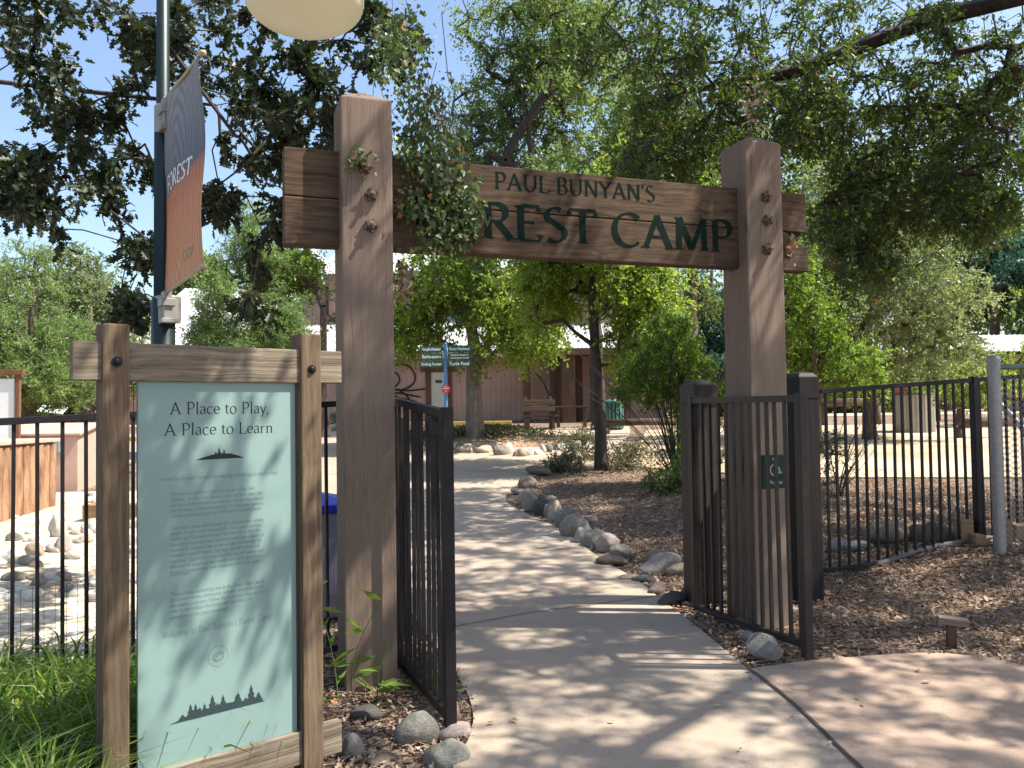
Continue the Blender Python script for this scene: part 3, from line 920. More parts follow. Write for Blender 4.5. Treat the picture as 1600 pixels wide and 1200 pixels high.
para3 = ["There's always something new at the Forest Camp: watch", "for summer camps, community festivals, special tours and", "educational programs. Follow Paul's gigantic footprints to his",
         "crew to learn about the forest and read about his", "adventures in his giant storybook."]
for i, t in enumerate(para3):
    r_ = (413, 411, 420, 394, 356)[i]
    pline(mb, t, 265, 931 + 8.6 * i, r_, 911 + 8.2 * i + (0, 0, -1, 3, 12)[i], 5.6, True, **bd)
pline(mb, "Welcome to Paul Bunyan's Forest Camp!", 252, 999, 428, 966, 10, thick=.08, thin=.04)
mb.build('body_lettering', M_ink2, panel, fix=False)
def sil(name, base0, base1, trees, mat, bush=1.0):
    mb = MB(); a = pn(*base0); b = pn(*base1)
    def loc(u, h): return (a[0] + (b[0] - a[0]) * u - cx_, -.0096, a[1] + (b[1] - a[1]) * u + h - cz_)
    hill = [(0, 0), (.12, .004), (.3, .009), (.5, .012), (.72, .010), (.9, .004), (1, 0)]
    mb.add([loc(0, 0), loc(1, 0)] + [loc(u, h * trees[1]) for u, h in hill[::-1]][1:-1], [tuple(range(7))])
    for i, (u, h, w_) in enumerate(trees[0]):
        L = []; n = 8
        for k in range(n):
            y = k / n; L.append((u - w_ * bush * (1 - y) * (1 if k % 2 == 0 else .62), h * y))
        L.append((u, h))
        pts = L + [(2 * u - x, y) for x, y in L[::-1][1:]]
        vs = [Vector(loc(x, y)) + Vector((0, -.00003 * (i + 1), 0)) for x, y in pts]
        mb.add(vs, [(k, k + 1, len(vs) - 2 - k, len(vs) - 1 - k) for k in range(n - 1)] + [(n - 1, n, n + 1)])
    mb.build(name, mat, panel, fix=False)
sil('small_tree_picture', (306, 719), (382, 715), ([(.40, .030, .07), (.47, .048, .06), (.57, .040, .055), (.33, .018, .05), (.64, .02, .05)], 1.9), M_ink, 1.15)
sil('large_tree_picture', (264, 1133), (415, 1095), ([(.13, .028, .05), (.21, .062, .04), (.26, .058, .04), (.35, .052, .035), (.43, .078, .05), (.54, .068, .045), (.68, .055, .04), (.70, .064, .05), (.84, .082, .05), (.92, .045, .05), (.62, .03, .05), (.78, .035, .05), (.48, .04, .05), (.3, .04, .05)], 2.6), simple('picture_ink', (.022, .042, .045), .6, var=.1), 1.45)
mb = MB()
ec = pn(341, 1025); er = .038
def ring(mb, r0, r1, y, n=36, a0=0, a1=2 * pi, cx=0, cz=0, sx=1):
    for k in range(n):
        a = a0 + (a1 - a0) * k / n; b = a0 + (a1 - a0) * (k + 1) / n
        mb.add([(ec[0] - cx_ + cx + cos(q) * r * sx, y, ec[1] - cz_ + cz + sin(q) * r) for q, r in ((a, r0), (b, r0), (b, r1), (a, r1))], [(0, 1, 2, 3)])
ring(mb, er, er + .0016, -.0095)
ring(mb, .016, .0185, -.0096, 20, radians(20), radians(160), 0, -.004)
ring(mb, .006, .009, -.0097, 14, 0, 2 * pi, -.012, .004)
ring(mb, .008, .011, -.0098, 14, radians(-60), radians(200), .012, .006)
ring(mb, .020, .0235, -.0099, 20, radians(200), radians(340), 0, .004, 1.1)
ring(mb, .012, .0145, -.0100, 16, radians(210), radians(330), 0, -.004, 1.2)
mb.build('emblem', M_ink2, panel, fix=False)

# ---------------------------------------------------------------- iron fences and gates
M_iron = simple('black_iron_paint', (.014, .012, .013), .5, .0, var=.3, scale=20, spec=.25)
M_iron_b = simple('brown_black_iron', (.022, .017, .015), .5, .0, var=.3, scale=20, spec=.35)
M_wire = simple('wire', (.10, .09, .08), .5, .6)
def fence(name, label, A, B, tA, tB, bA, bB, n, mat, psz=.016, rail=.034, posts=(), wire=None, cat='fence', finials=False, group=None, endpost=.05, postbase=None):
    A = Vector((A[0], A[1], 0)); B = Vector((B[0], B[1], 0))
    L = (B - A).length; a = atan2(B.y - A.y, B.x - A.x)
    root = thing(name, (A.x, A.y, 0), label, cat, a, group)
    tz = lambda s: tA + (tB - tA) * s / L
    bz = lambda s: bA + (bB - bA) * s / L
    for nm, z0, z1 in (('top_rail', tA, tB), ('bottom_rail', bA, bB)):
        mb = MB(); h = rail / 2
        mb.prism([(0, -h, z0 - rail), (L, -h, z1 - rail), (L, -h, z1), (0, -h, z0)], (0, rail, 0))
        mb.build(nm, mat, root, bevel=.003)
    proto = None
    for i in range(n):
        s = (i + .5) * L / n
        if any(abs(s - p) < .03 for p in posts): continue
        z1 = tz(s) - rail; z0 = bz(s)
        if proto is None:
            mb = MB(); mb.box((0, 0, .5), (psz, psz, 1.0))
            proto = mb.build('picket', mat, root); o = proto
        else:
            o = copy_part(proto, root)
        o.location = (s, 0, z0); o.scale = (1, 1, z1 - z0)
        o.rotation_euler = (radians(random.uniform(-.4, .4)), radians(random.uniform(-.3, .3)), 0)
    for p in posts:
        mb = MB(); zb_ = (postbase if postbase is not None else bz(p) - .25)
        mb.box((p, 0, (tz(p) + .012 + zb_) / 2), (endpost, endpost, tz(p) + .012 - zb_))
        mb.build('post', mat, root, bevel=.004)
    if wire:
        w0, w1, h_ = wire
        mb = MB(); s = w0
        while s < w1:
            mb.tube([(s, .012, bz(s)), (s, .012, bz(s) + h_)], .0013, 3, False); s += .05
        k = 0
        while k * .1 < h_:
            mb.tube([(w0, .014, bz(w0) + k * .1 + .01), (w1, .014, bz(w1) + k * .1 + .01)], .0013, 3, False); k += 1
        mb.build('wire_mesh', M_wire, root, fix=False)
    return root
# right gate (open towards the viewer)
a = P(1083, 700, 6.0); b = P(1253, 700, 4.78)
za, zb2 = P(1083, 622, 6.0).z, P(1253, 617, 4.78).z
zc, zd = P(1083, 944, 6.0).z, P(1253, 1003, 4.78).z
Lg = (Vector((b.x, b.y)) - Vector((a.x, a.y))).length
rg = fence('iron_gate', 'open black iron gate standing in front of the right gateway post', (a.x, a.y), (b.x, b.y), za, zb2, zc, zd, 13, M_iron_b, .019, .04, (0.0, Lg), (0, .62, .9), 'gate', group='iron gate leaves', endpost=.052, postbase=min(zc, zd) - .03)
# left gate
c = P(699, 800, 3.98); 
dx, dy = (c.x - (-.80)), (c.y - 5.25)
dz1 = P(699, 640, 3.98).z
lg = fence('iron_gate', 'open black iron gate leaf with close bars beside the left gateway post', (-.80, 5.25), (c.x, c.y), dz1 + .10, dz1, .10, P(699, 1112, 3.98).z, 13, M_iron, .019, .042, (0.0, 1.36), None, 'gate', group='iron gate leaves', endpost=.055)
lm = MB(); lm.box((1.36, -.05, dz1 - .09), (.05, .09, .06)); lm.box((1.36, -.09, dz1 - .09), (.02, .03, .12))
lm.build('latch', M_iron, lg, bevel=.004)
# black timber posts
M_bp = wood('black_stained_post', (.022, .018, .016), (.008, .007, .006), 'Z', 40, .04, .7, .6)
M_bp2 = wood('dark_brown_post', (.075, .058, .048), (.04, .030, .025), 'Z', 40, .04, .5, .6)
def timber_post(px0, px1, ytop, ybase, Y, mat, label, rz=radians(20)):
    p0 = P(px0, ybase, Y); p1 = P(px1, ybase, Y)
    w_ = (p1.x - p0.x) * .86
    x = (p0.x + p1.x) / 2; zt_ = P((px0 + px1) / 2, ytop + 6, Y).z; zb_ = Hs(x, Y) - .1
    r = thing('timber_post', (x, Y, zb_), label, 'post', rz, 'timber posts of the iron fence')
    mb = MB(); h = w_ / 2; T = zt_ - zb_
    b_ = [(-h, -h, 0), (h, -h, 0), (h, h, 0), (-h, h, 0)]
    mb.add(b_ + [(x_, y_, T - .03) for x_, y_, _ in b_] + [(x_ * .72, y_ * .72, T) for x_, y_, _ in b_] + [(0, 0, T + .012)],
           [(3, 2, 1, 0)] + [(i, (i + 1) % 4, 4 + (i + 1) % 4, 4 + i) for i in range(4)] + [(4 + i, 4 + (i + 1) % 4, 8 + (i + 1) % 4, 8 + i) for i in range(4)] + [(8 + i, 8 + (i + 1) % 4, 12) for i in range(4)])
    mb.build('shaft', mat, r, bevel=.006)
    mb = MB(); mb.box((0, 0, T - .17), (w_ + .008, w_ + .008, .03)); mb.build('strap', M_iron, r)
    return r
timber_post(1074, 1124, 590, 945, 6.25, M_bp2, 'dark brown square timber post that hinges the right gate, beside the bed of mulch')
timber_post(1238, 1281, 577, 905, 6.15, M_bp, 'near-black timber post just right of the right gateway post, where the iron fence starts')
timber_post(600, 640, 640, 1000, 5.48, M_bp, 'black timber post hidden behind the left gateway post, hinging the left gate')
# right fence
a = P(1284, 700, 6.45); b = P(1700, 700, 7.5)
fR = fence('iron_fence', 'black iron picket fence running right from the dark post to the chain-link panel', (a.x, a.y), (b.x, b.y),
      P(1284, 608, 6.45).z, P(1548, 584, 7.08).z + .04, P(1284, 888, 6.45).z, P(1548, 848, 7.08).z + .02, 31, M_iron, .018, .036, (1.62,), (0, 2.7, .55), endpost=.055, group='iron picket fences')
# left fence, two runs
a = Vector((-3.45, 3.28)); b = Vector((-.83, 5.27))
zA = P(30, 660, 3.95).z
fence('iron_fence', 'black iron picket fence in the grass left of the sign', (a.x, a.y), (b.x, b.y), zA - .03, 1.645, .06, .16, 30, M_iron, .017, .036, (0.35, 2.0), (0.0, 3.25, .62), endpost=.05, group='iron picket fences')

# chain-link panel at the right edge
M_galv = simple('galvanised_steel', (.30, .295, .28), .5, .6, var=.15, scale=30)
c0 = P(1557, 700, 6.6); cz0 = Hs(c0.x, c0.y)
cl = thing('chain_link_fence', (c0.x, c0.y, cz0), 'galvanised chain-link panel with round post at the right edge of the view', 'fence', radians(-8))
ht = P(1557, 566, 6.6).z - cz0
mb = MB(); mb.lathe((0, 0, -.2), [(.001, 0), (.047, 0), (.047, ht + .2), (.052, ht + .2), (.052, ht + .225), (.04, ht + .25), (.001, ht + .262)], 20); mb.build('post', M_galv, cl, smooth=False)
mb = MB(); mb.tube([(0, 0, ht - .04), (1.8, 0, ht - .04)], .022, 12); mb.build('top_rail', M_galv, cl, smooth=True)
mb = MB(); mb.tube([(1.8, 0, -.2), (1.8, 0, ht)], .03, 12); mb.build('post', M_galv, cl, smooth=True)
mb = MB()
d_ = .042; hh = ht - .08
nx_ = int(1.8 / d_)
for k in range(-int(hh / d_) - 1, nx_ + 1):
    for sgn in (1, -1):
        pts = []
        x0 = k * d_; 
        za_, zb_ = 0.03, hh
        xa = x0 if sgn > 0 else x0
        # clip the diagonal to the panel
        def X(z): return x0 + (z * .92 if sgn > 0 else (hh - z) * .92)
        z0_, z1_ = 0.03, hh
        if sgn > 0:
            z0_ = max(z0_, (0.03 - x0) / .92); z1_ = min(z1_, (1.78 - x0) / .92)
        else:
            z1_ = min(z1_, hh - (0.03 - x0) / .92); z0_ = max(z0_, hh - (1.78 - x0) / .92)
        if z1_ - z0_ > .02:
            mb.tube([(X(z0_), .004 * sgn, z0_), (X(z1_), .004 * sgn, z1_)], .0019, 4, False)
mb.build('mesh', M_galv, cl, fix=False)
for z in (.25, .75, 1.2, ht - .06): MB().lathe((0, 0, z), [(.048, 0), (.052, 0), (.052, .025), (.048, .025)], 18).build('clamp_band', M_galv, cl)

# accessibility plate on the right gate
M_plate = simple('dark_green_plate', (.010, .03, .024), .6, var=.1, spec=.2)
M_white = simple('white_paint', (.75, .77, .75), .5, var=.05)
M_grey = simple('grey_paint', (.30, .36, .34), .5, var=.05)
ag = radians(20)
pp = P(1211, 737, 5.30)
ac = thing('accessible_entry_sign', pp, 'small dark green wheelchair access plate seen through the bars of the right gate', 'sign', ag)
mb = MB(); mb.box((0, 0, 0), (.20, .012, .215)); mb.build('plate', M_plate, ac, bevel=.002)
mb = MB()
def tubeflat(mb, pts, w_):
    for i in range(len(pts) - 1):
        a_ = Vector((pts[i][0], 0, pts[i][1])); b_ = Vector((pts[i + 1][0], 0, pts[i + 1][1]))
        d = (b_ - a_).normalized(); n_ = Vector((-d.z, 0, d.x)) * w_ / 2
        y = Vector((0, -.0068 - .00003 * (i % 5), 0))
        mb.add([a_ - n_ + y, b_ - n_ + y, b_ + n_ + y, a_ + n_ + y], [(0, 1, 2, 3)])
tubeflat(mb, [(x * .036 - .005, z * .036 + .012) for x, z in [(cos(t), sin(t)) for t in np.linspace(radians(110), radians(370), 18)]], .007)
tubeflat(mb, [(-.012, .07), (-.008, .03), (.022, .03), (.036, -.008), (.048, -.004)], .008)
tubeflat(mb, [(-.010, .052), (.016, .050)], .006)
tubeflat(mb, [(-.014 + .007 * cos(t), .082 + .007 * sin(t)) for t in np.linspace(0, 6.3, 10)], .006)
put_text(mb, 'Access', .036, 0, -.078, y=-.0072, thick=.12, thin=.06, serif=False)
mb.build('wheelchair_symbol', M_grey, ac, fix=False)

# ---------------------------------------------------------------- street lamp and banner
M_green = simple('dark_green_enamel', (.006, .018, .013), .4, .0, var=.2, scale=6)
lx = P(255, 520, 5.5)
lb = (lx.x, 5.5)
lamp = thing('street_lamp', (lb[0], lb[1], 0.05), 'dark green street lamp on a stepped pole that rises behind the information sign', 'street lamp')
z1_ = P(255, 470, 5.5).z - .05; z2_ = P(255, 190, 5.5).z - .05
mb = MB(); mb.lathe((0, 0, 0), [(.001, -.1), (.11, -.1), (.11, .12), (.078, .2), (.076, z1_), (.060, z1_ + .02), (.060, z1_ + .02), (.055, z2_), (.043, z2_ + .03), (.040, 4.9), (.001, 4.95)], 24); mb.build('pole', M_green, lamp, smooth=False)
for p in lamp.children:
    for q in p.data.polygons: q.use_smooth = abs(q.normal.z) < .3
shc = P(476, 0, 4.6)
mb = MB()
v0 = Vector((0, 0, 4.75)); v1 = Vector((shc.x - lb[0], shc.y - 5.5, 4.85))
mb.tube([v0, v0 * .6 + v1 * .4 + Vector((0, 0, .22)), v0 * .2 + v1 * .8 + Vector((0, 0, .22)), v1], .028, 12); mb.build('arm', M_green, lamp, smooth=True)
m, t_, o_ = newmat('frosted_acrylic')
b_ = N(t_, 'ShaderNodeBsdfPrincipled', Roughness=.35); b_.inputs['Base Color'].default_value = (.66, .62, .50, 1)
tr_ = N(t_, 'ShaderNodeBsdfTranslucent'); tr_.inputs['Color'].default_value = (.80, .76, .62, 1)
ms_ = N(t_, 'ShaderNodeMixShader'); ms_.inputs[0].default_value = .45
t_.links.new(b_.outputs[0], ms_.inputs[1]); t_.links.new(tr_.outputs[0], ms_.inputs[2]); t_.links.new(ms_.outputs[0], o_.inputs[0])
rS = (P(567, 0, 4.6).x - P(385, 0, 4.6).x) / 2
zS = P(476, 47, 4.6).z - .05
mb = MB()
prof = [(.001, 0)] + [(rS * sin(a_), .33 * rS * (1 - cos(a_))*1.5) for a_ in np.linspace(.12, pi / 2, 10)] + [(rS * 1.03, .30), (rS * .95, .33), (rS * .5, .50), (.06, .62), (.001, .63)]
mb.lathe((shc.x - lb[0], shc.y - 5.5, zS), prof, 40); sh = mb.build('lamp_shade', m, lamp, smooth=True)
mb = MB(); mb.lathe((shc.x - lb[0], shc.y - 5.5, zS + .45), [(.001, 0), (.09, 0), (.09, .3), (.04, .42), (.001, .42)], 20); mb.build('lamp_cap', M_green, lamp)

# banner hanging from two brackets on the pole
BA0 = Vector((lb[0] + .03, lb[1] - .05)); 
outer = P(314, 95, 4.76)
ABn = atan2(outer.y - BA0.y, outer.x - BA0.x)
bn = thing('banner', (BA0.x, BA0.y, 0), 'faded blue and orange cloth banner fixed edge-on to the green lamp pole', 'banner', ABn)
zt0 = P(262, 158, 5.45).z; zb0 = P(262, 458, 5.45).z
Wb = math.hypot(outer.x - BA0.x, outer.y - BA0.y)
m, t_, o_ = newmat('banner_cloth')
b_ = N(t_, 'ShaderNodeBsdfPrincipled', Roughness=.8)
tc = N(t_, 'ShaderNodeTexCoord'); sp_ = N(t_, 'ShaderNodeSeparateXYZ'); t_.links.new(tc.outputs['Object'], sp_.inputs[0])
mr = N(t_, 'ShaderNodeMapRange'); mr.inputs[1].default_value = zb0; mr.inputs[2].default_value = zt0; t_.links.new(sp_.outputs[2], mr.inputs[0])
mr2 = N(t_, 'ShaderNodeMath', operation='MULTIPLY_ADD'); t_.links.new(sp_.outputs[0], mr2.inputs[0]); mr2.inputs[1].default_value = -.10; t_.links.new(mr.outputs[0], mr2.inputs[2])
cr = ramp(t_, mr2.outputs[0], [(0, (.58, .30, .16)), (.30, (.58, .26, .14)), (.46, (.46, .19, .11)), (.50, (.13, .15, .18)), (.75, (.20, .22, .25)), (1, (.28, .28, .28))])
wv = N(t_, 'ShaderNodeTexWave', wave_type='RINGS', rings_direction='Y', Scale=5.0, Distortion=5.0, Detail=2.0)
mp = N(t_, 'ShaderNodeMapping'); mp.inputs['Scale'].default_value = (1.6, 1, .5); mp.inputs['Location'].default_value = (-.5, 0, -1.4)
t_.links.new(tc.outputs['Object'], mp.inputs[0]); t_.links.new(mp.outputs[0], wv.inputs[0])
cw = ramp(t_, wv.outputs['Fac'], [(0, (.75, .7, .68)), (1, (1.15, 1.15, 1.15))])
mx = N(t_, 'ShaderNodeMix', data_type='RGBA', blend_type='MULTIPLY'); mx.inputs[0].default_value = .8
t_.links.new(cr, mx.inputs[6]); t_.links.new(cw, mx.inputs[7]); t_.links.new(mx.outputs[2], b_.inputs['Base Color']); t_.links.new(b_.outputs[0], o_.inputs[0])
nu, nv = 14, 40
def bpt(u, v, off=0.0):
    # u along the arms, v from the bottom up; the lower corner sags and curls
    x = u * Wb; z = zb0 + (zt0 - zb0) * v
    sag = (1 - v) ** 6
    y = .012 * sin(v * 9 + u * 2) * u + .012 * sin(u * 6 + v * 4)
    return (x, y + off, z + .03 * u * sag)
mb = MB()
vs = [bpt(i / nu, j / nv) for j in range(nv + 1) for i in range(nu + 1)]
fs = [(j * (nu + 1) + i, j * (nu + 1) + i + 1, (j + 1) * (nu + 1) + i + 1, (j + 1) * (nu + 1) + i) for j in range(nv) for i in range(nu)]
mb.add(vs, fs)
bo = mb.build('cloth', m, bn, smooth=True, fix=False)
sol = bo.modifiers.new('thick', 'SOLIDIFY'); sol.thickness = .003
def banner_text(mb, polys, u0, v0, sc, off):
    for i, pl in enumerate(polys):
        mb.add([bpt(u0 + q[0] * sc / Wb, v0 + q[1] * sc / (zt0 - zb0), off + .0003 * (i % 3)) for q in pl], [tuple(range(len(pl)))])
mb = MB()
for off in (-.004, ):
    pol, wd = text_mb('FOREST', 1.0, thick=.16, thin=.1, serif=False, nib=0)
    banner_text(mb, pol, .10, .50, .56 / wd, off)
mb.build('white_lettering', M_white, bn, fix=False)
mb = MB()
pol, wd = text_mb('CAMP', 1.0, thick=.14, thin=.09, serif=False)
banner_text(mb, pol, .52, .10, .26 / wd, -.004)
mb.build('tan_lettering', simple('tan_ink', (.55, .42, .25), .7), bn, fix=False)
M_alu = simple('cast_aluminium', (.30, .29, .26), .5, .3, var=.15)
for z, h_ in ((zt0 - .10, .36), (zb0 - .09, .34)):
    mb = MB()
    mb.lathe((-.04, .03, z - h_ * .3), [(.079, 0), (.083, .02), (.083, h_ * .5), (.079, h_ * .52)], 20)
    mb.box((.05, 0, z), (.09, .05, h_ * .55)); mb.box((.04, 0, z + .02), (.14, .09, .05)); mb.box((.04, 0, z - .1), (.12, .08, .03))
    mb.build('bracket', M_alu, bn, bevel=.004)
    mb = MB(); zz = zt0 + .004 if z > 3 else zb0 - .006
    mb.tube([(.02, 0, zz), (Wb + .02, 0, zz + (0 if z > 3 else .05))], .011, 10); mb.lathe((Wb + .03, 0, zz + (0 if z > 3 else .05)), [(.001, -.02), (.02, -.012), (.024, 0), (.02, .012), (.001, .02)], 12)
    mb.build('banner_rod', simple('tan_rod', (.42, .36, .22), .5), bn)

# ---------------------------------------------------------------- barn behind the court
def siding(name, col, period=.2):
    m, t, o = newmat(name)
    b = N(t, 'ShaderNodeBsdfPrincipled', Roughness=.8)
    tc = N(t, 'ShaderNodeTexCoord')
    wv = N(t, 'ShaderNodeTexWave', wave_type='BANDS', bands_direction='X', Scale=.314 / period)
    t.links.new(tc.outputs['Object'], wv.inputs[0])
    n = N(t, 'ShaderNodeTexNoise', Scale=1.3, Detail=5.0); t.links.new(tc.outputs['Object'], n.inputs[0])
    c = ramp(t, n.outputs['Fac'], [(.3, [x * .85 for x in col]), (.7, [x * 1.1 for x in col])])
    cc = ramp(t, wv.outputs['Fac'], [(0, (.55, .52, .5)), (.12, (1, 1, 1))])
    mx = N(t, 'ShaderNodeMix', data_type='RGBA', blend_type='MULTIPLY'); mx.inputs[0].default_value = .3
    t.links.new(c, mx.inputs[6]); t.links.new(cc, mx.inputs[7]); t.links.new(mx.outputs[2], b.inputs['Base Color'])
    bp = N(t, 'ShaderNodeBump', Strength=.35, Distance=.02); t.links.new(wv.outputs['Fac'], bp.inputs['Height']); t.links.new(bp.outputs[0], b.inputs['Normal'])
    t.links.new(b.outputs[0], o.inputs[0])
    return m
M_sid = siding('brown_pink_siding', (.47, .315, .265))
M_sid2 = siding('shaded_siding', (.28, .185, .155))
M_trim = wood('dark_timber_trim', (.17, .105, .075), (.07, .045, .03), 'Z', 20, .1, .4, .8)
M_door = simple('pale_door_paint', (.52, .56, .50), .6, var=.06)
M_tim = wood('old_bench_wood', (.17, .12, .09), (.06, .04, .03), 'X', 20, .1, .4, .8)
def corrugated(mb, x0, x1, ya, za_, yb, zb_, period=.16, amp=.022, th=.03):
    n = int((x1 - x0) / period * 4)
    sl = Vector((0, yb - ya, zb_ - za_)).normalized(); nr = Vector((0, -sl.z, sl.y))
    top = []; 
    for i in range(n + 1):
        x = x0 + (x1 - x0) * i / n; h = amp * sin(i * pi / 2)
        for (y, z) in ((ya, za_), (yb, zb_)): top.append(Vector((x, y, z)) + nr * h)
    m_ = len(top); vs = top + [v - nr * th for v in top]
    fs = []
    for i in range(n):
        a_ = 2 * i
        fs += [(a_, a_ + 2, a_ + 3, a_ + 1), (m_ + a_ + 1, m_ + a_ + 3, m_ + a_ + 2, m_ + a_), (a_, m_ + a_, m_ + a_ + 2, a_ + 2), (a_ + 1, a_ + 3, m_ + a_ + 3, m_ + a_ + 1)]
    fs += [(0, 1, m_ + 1, m_), (2 * n, m_ + 2 * n, m_ + 2 * n + 1, 2 * n + 1)]
    mb.add(vs, fs)
M_roof = simple('white_metal_roof', (.46, .46, .46), .55, .0, var=.08, scale=1.5, spec=.3)
M_roofb = simple('roof_shade_and_flashing_blue', (.22, .30, .38), .5, .2, var=.1, scale=1.5)  # wing slope's shade put into a bluish colour; the flashing shares it
BY = 33.0
def bx(px): return P(px, 600, BY).x
def bz_(py, Y=BY, px=760): return P(px, py, Y).z
gb = Hs(0, BY)
barn = thing('barn', (bx(760), BY, gb), 'long pink-brown barn with pale corrugated lean-to roof across the court', 'building')
def rel(mb_pts): return mb_pts
ox, oz = bx(760), gb
X0, X1 = bx(430) - ox, bx(1040) - ox
ez = bz_(549) - oz
cbox = lambda name, x0, x1, y0, y1, z0, z1, mat, par, bev=0: (lambda mb: mb.box(((x0 + x1) / 2, (y0 + y1) / 2, (z0 + z1) / 2), (x1 - x0, y1 - y0, z1 - z0)).build(name, mat, par, bevel=bev))(MB())
cbox('wall', X0, X1, 0, .3, -.3, ez + .1, M_sid, barn)
mb = MB(); corrugated(mb, X0 - .4, X1 + .4, -.7, ez - .02, 3.1, bz_(497, 36) - oz); mb.build('lean_to_roof', M_roof, barn, fix=False)
cbox('fascia', X0 - .4, X1 + .4, -.74, -.70, ez - .30, ez - .08, simple('pale_fascia', (.45, .36, .28), .7), barn)
for i in range(26):
    x = X0 + .4 + i * (X1 - X0 - .8) / 25
    cbox('rafter_tail', x - .07, x + .07, -.69, 0, ez - .24, ez - .06, M_trim, barn)
uz = bz_(497, 36) - oz; uz2 = bz_(424, 36) - oz
cbox('upper_wall', X0 + 1.5, X1 - 1, 3.0, 3.3, uz - .4, uz2, M_sid, barn)
cbox('flashing', X0 + .2, X1 - .5, 2.9, 3.0, uz - .12, uz + .14, M_roofb, barn)
mb = MB(); corrugated(mb, X0 + 1, X1 - .5, 2.4, uz2 - .1, 8, uz2 + 2.2, .2); mb.build('main_roof', M_roof, barn, fix=False)
# cross gables
def gable(name, pxl, pxr, pxa, ye, ya_, Y, depth, mat, parent_thing):
    a_ = P(pxl, ye, Y); b2 = P(pxr, ye, Y); c_ = P(pxa, ya_, Y)
    q = lambda p: Vector((p.x - ox, p.y - BY, p.z - oz))
    a_, b2, c_ = q(a_), q(b2), q(c_)
    mb = MB(); low = uz - .6
    mb.prism([Vector((a_.x, a_.y, low)), Vector((b2.x, b2.y, low)), b2, c_, a_], (0, depth, 0))
    w_ = mb.build(name, mat, parent_thing)
    mb = MB()
    for e0 in (a_, b2):
        d = (e0 - c_); e1 = c_ + d * 1.12
        up_ = Vector((0, 0, .12))
        mb.prism([c_ + Vector((0, -.35, 0)), e1 + Vector((0, -.35, 0)), e1 + Vector((0, -.35, .12)), c_ + Vector((0, -.35, .12))], (0, depth + .3, 0))
    mb.build('gable_roof', M_roof, w_)
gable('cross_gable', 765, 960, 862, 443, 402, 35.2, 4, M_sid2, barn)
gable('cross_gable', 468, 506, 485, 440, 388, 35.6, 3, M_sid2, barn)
# door
dx0, dx1 = bx(674) - ox, bx(697.5) - ox; dz = bz_(581) - oz
cbox('door_frame', dx0 - .22, dx0 - .002, -.09, -.004, 0, dz + .04, M_trim, barn); cbox('door_frame', dx1 + .002, dx1 + .22, -.09, -.004, 0, dz + .04, M_trim, barn)
cbox('lintel', dx0 - .42, dx1 + .42, -.14, -.004, dz + .042, dz + .22, M_trim, barn, .01)
dr = cbox('door', dx0, dx1, -.05, -.004, 0.02, dz, M_door, barn)
for i in range(14):
    z = .15 + i * (dz - .3) / 13
    cbox('slat', dx0 + .07, dx1 - .07, -.062, -.0505, z, z + .035, M_door, dr)
cbox('door_plate', (dx0 + dx1) / 2 - .13, (dx0 + dx1) / 2 + .13, -.068, -.0625, dz - .42, dz - .30, simple('dark_plate', (.05, .05, .05), .5), dr)
# dark scroll fixed to the wall
mb = MB()
def sc_pts(l): return [(bx(x) - ox, -.05, bz_(y) - oz) for x, y in l]
for l in ([(615, 570), (628, 566), (642, 572), (650, 585), (648, 597), (638, 604), (628, 607)], [(600, 585), (612, 578), (622, 582), (626, 592), (620, 601), (608, 603)], [(600, 592), (610, 589), (616, 594), (612, 599)],
          [(600, 612), (612, 606), (626, 607), (640, 609), (664, 606)], [(600, 618), (618, 611), (634, 614), (657, 619)], [(622, 606), (636, 616), (643, 628), (644, 645)], [(604, 610), (622, 620), (636, 622), (652, 627)], [(560, 600), (575, 588), (590, 592), (600, 604), (596, 620)], [(600, 573), (590, 570), (575, 578), (566, 592)]):
    sp = smoothpl([(p[0], p[2]) for p in sc_pts(l)], 2)
    mb.tube([(p[0], -.05, p[1]) for p in sp], .032, 6)
mb.build('iron_scroll', M_iron, barn, smooth=True)
# porch timbers
for px, w_, y_ in ((822, .30, -1.0), (866, .42, -.9), (884, .50, -1.6), (900, .34, -1.0), (924, .40, -1.6), (972, .34, -1.2)):
    x = bx(px) - ox; cbox('porch_post', x - w_ / 2, x + w_ / 2, y_ - .15, y_ + .15, -.05, ez - .32, M_trim, barn, .02)
cbox('porch_beam', bx(808) - ox, bx(1030) - ox, -1.9, -.8, ez - .32, ez - .06, M_trim, barn, .01)
mb = MB(); xa_, xb_ = bx(836) - ox, bx(862) - ox
mb.tube([(xa_, -.8, ez - .9), (xa_ + .3, -.8, ez - 1.3), (xb_ - .1, -.8, ez - 1.9), (xb_ - .25, -.8, .9)], .035, 7); mb.build('knee_brace', M_trim, barn)

hall = thing('metal_roofed_hall', (bx(330), 36, gb), 'hall with a broad white metal roof behind the cedars at left', 'building')
hx = lambda px: P(px, 500, 36).x - bx(330)
hz = lambda py, Y=36: P(330, py, Y).z - gb
cbox('wall', hx(196), hx(470), 0, 6, -.3, hz(545), M_sid, hall)
mb = MB(); corrugated(mb, hx(190), hx(452), -.6, hz(540), 7, hz(450, 43), .22); mb.build('roof', M_roof, hall, fix=False)
mb = MB(); corrugated(mb, hx(452) + .05, hx(540), .4, hz(502), 5, hz(452, 41), .22); mb.build('roof_wing', M_roofb, hall, fix=False)
cbox('wing_wall', hx(452) + .1, hx(540) - .1, .8, 4, -.3, hz(503), M_sid2, hall)

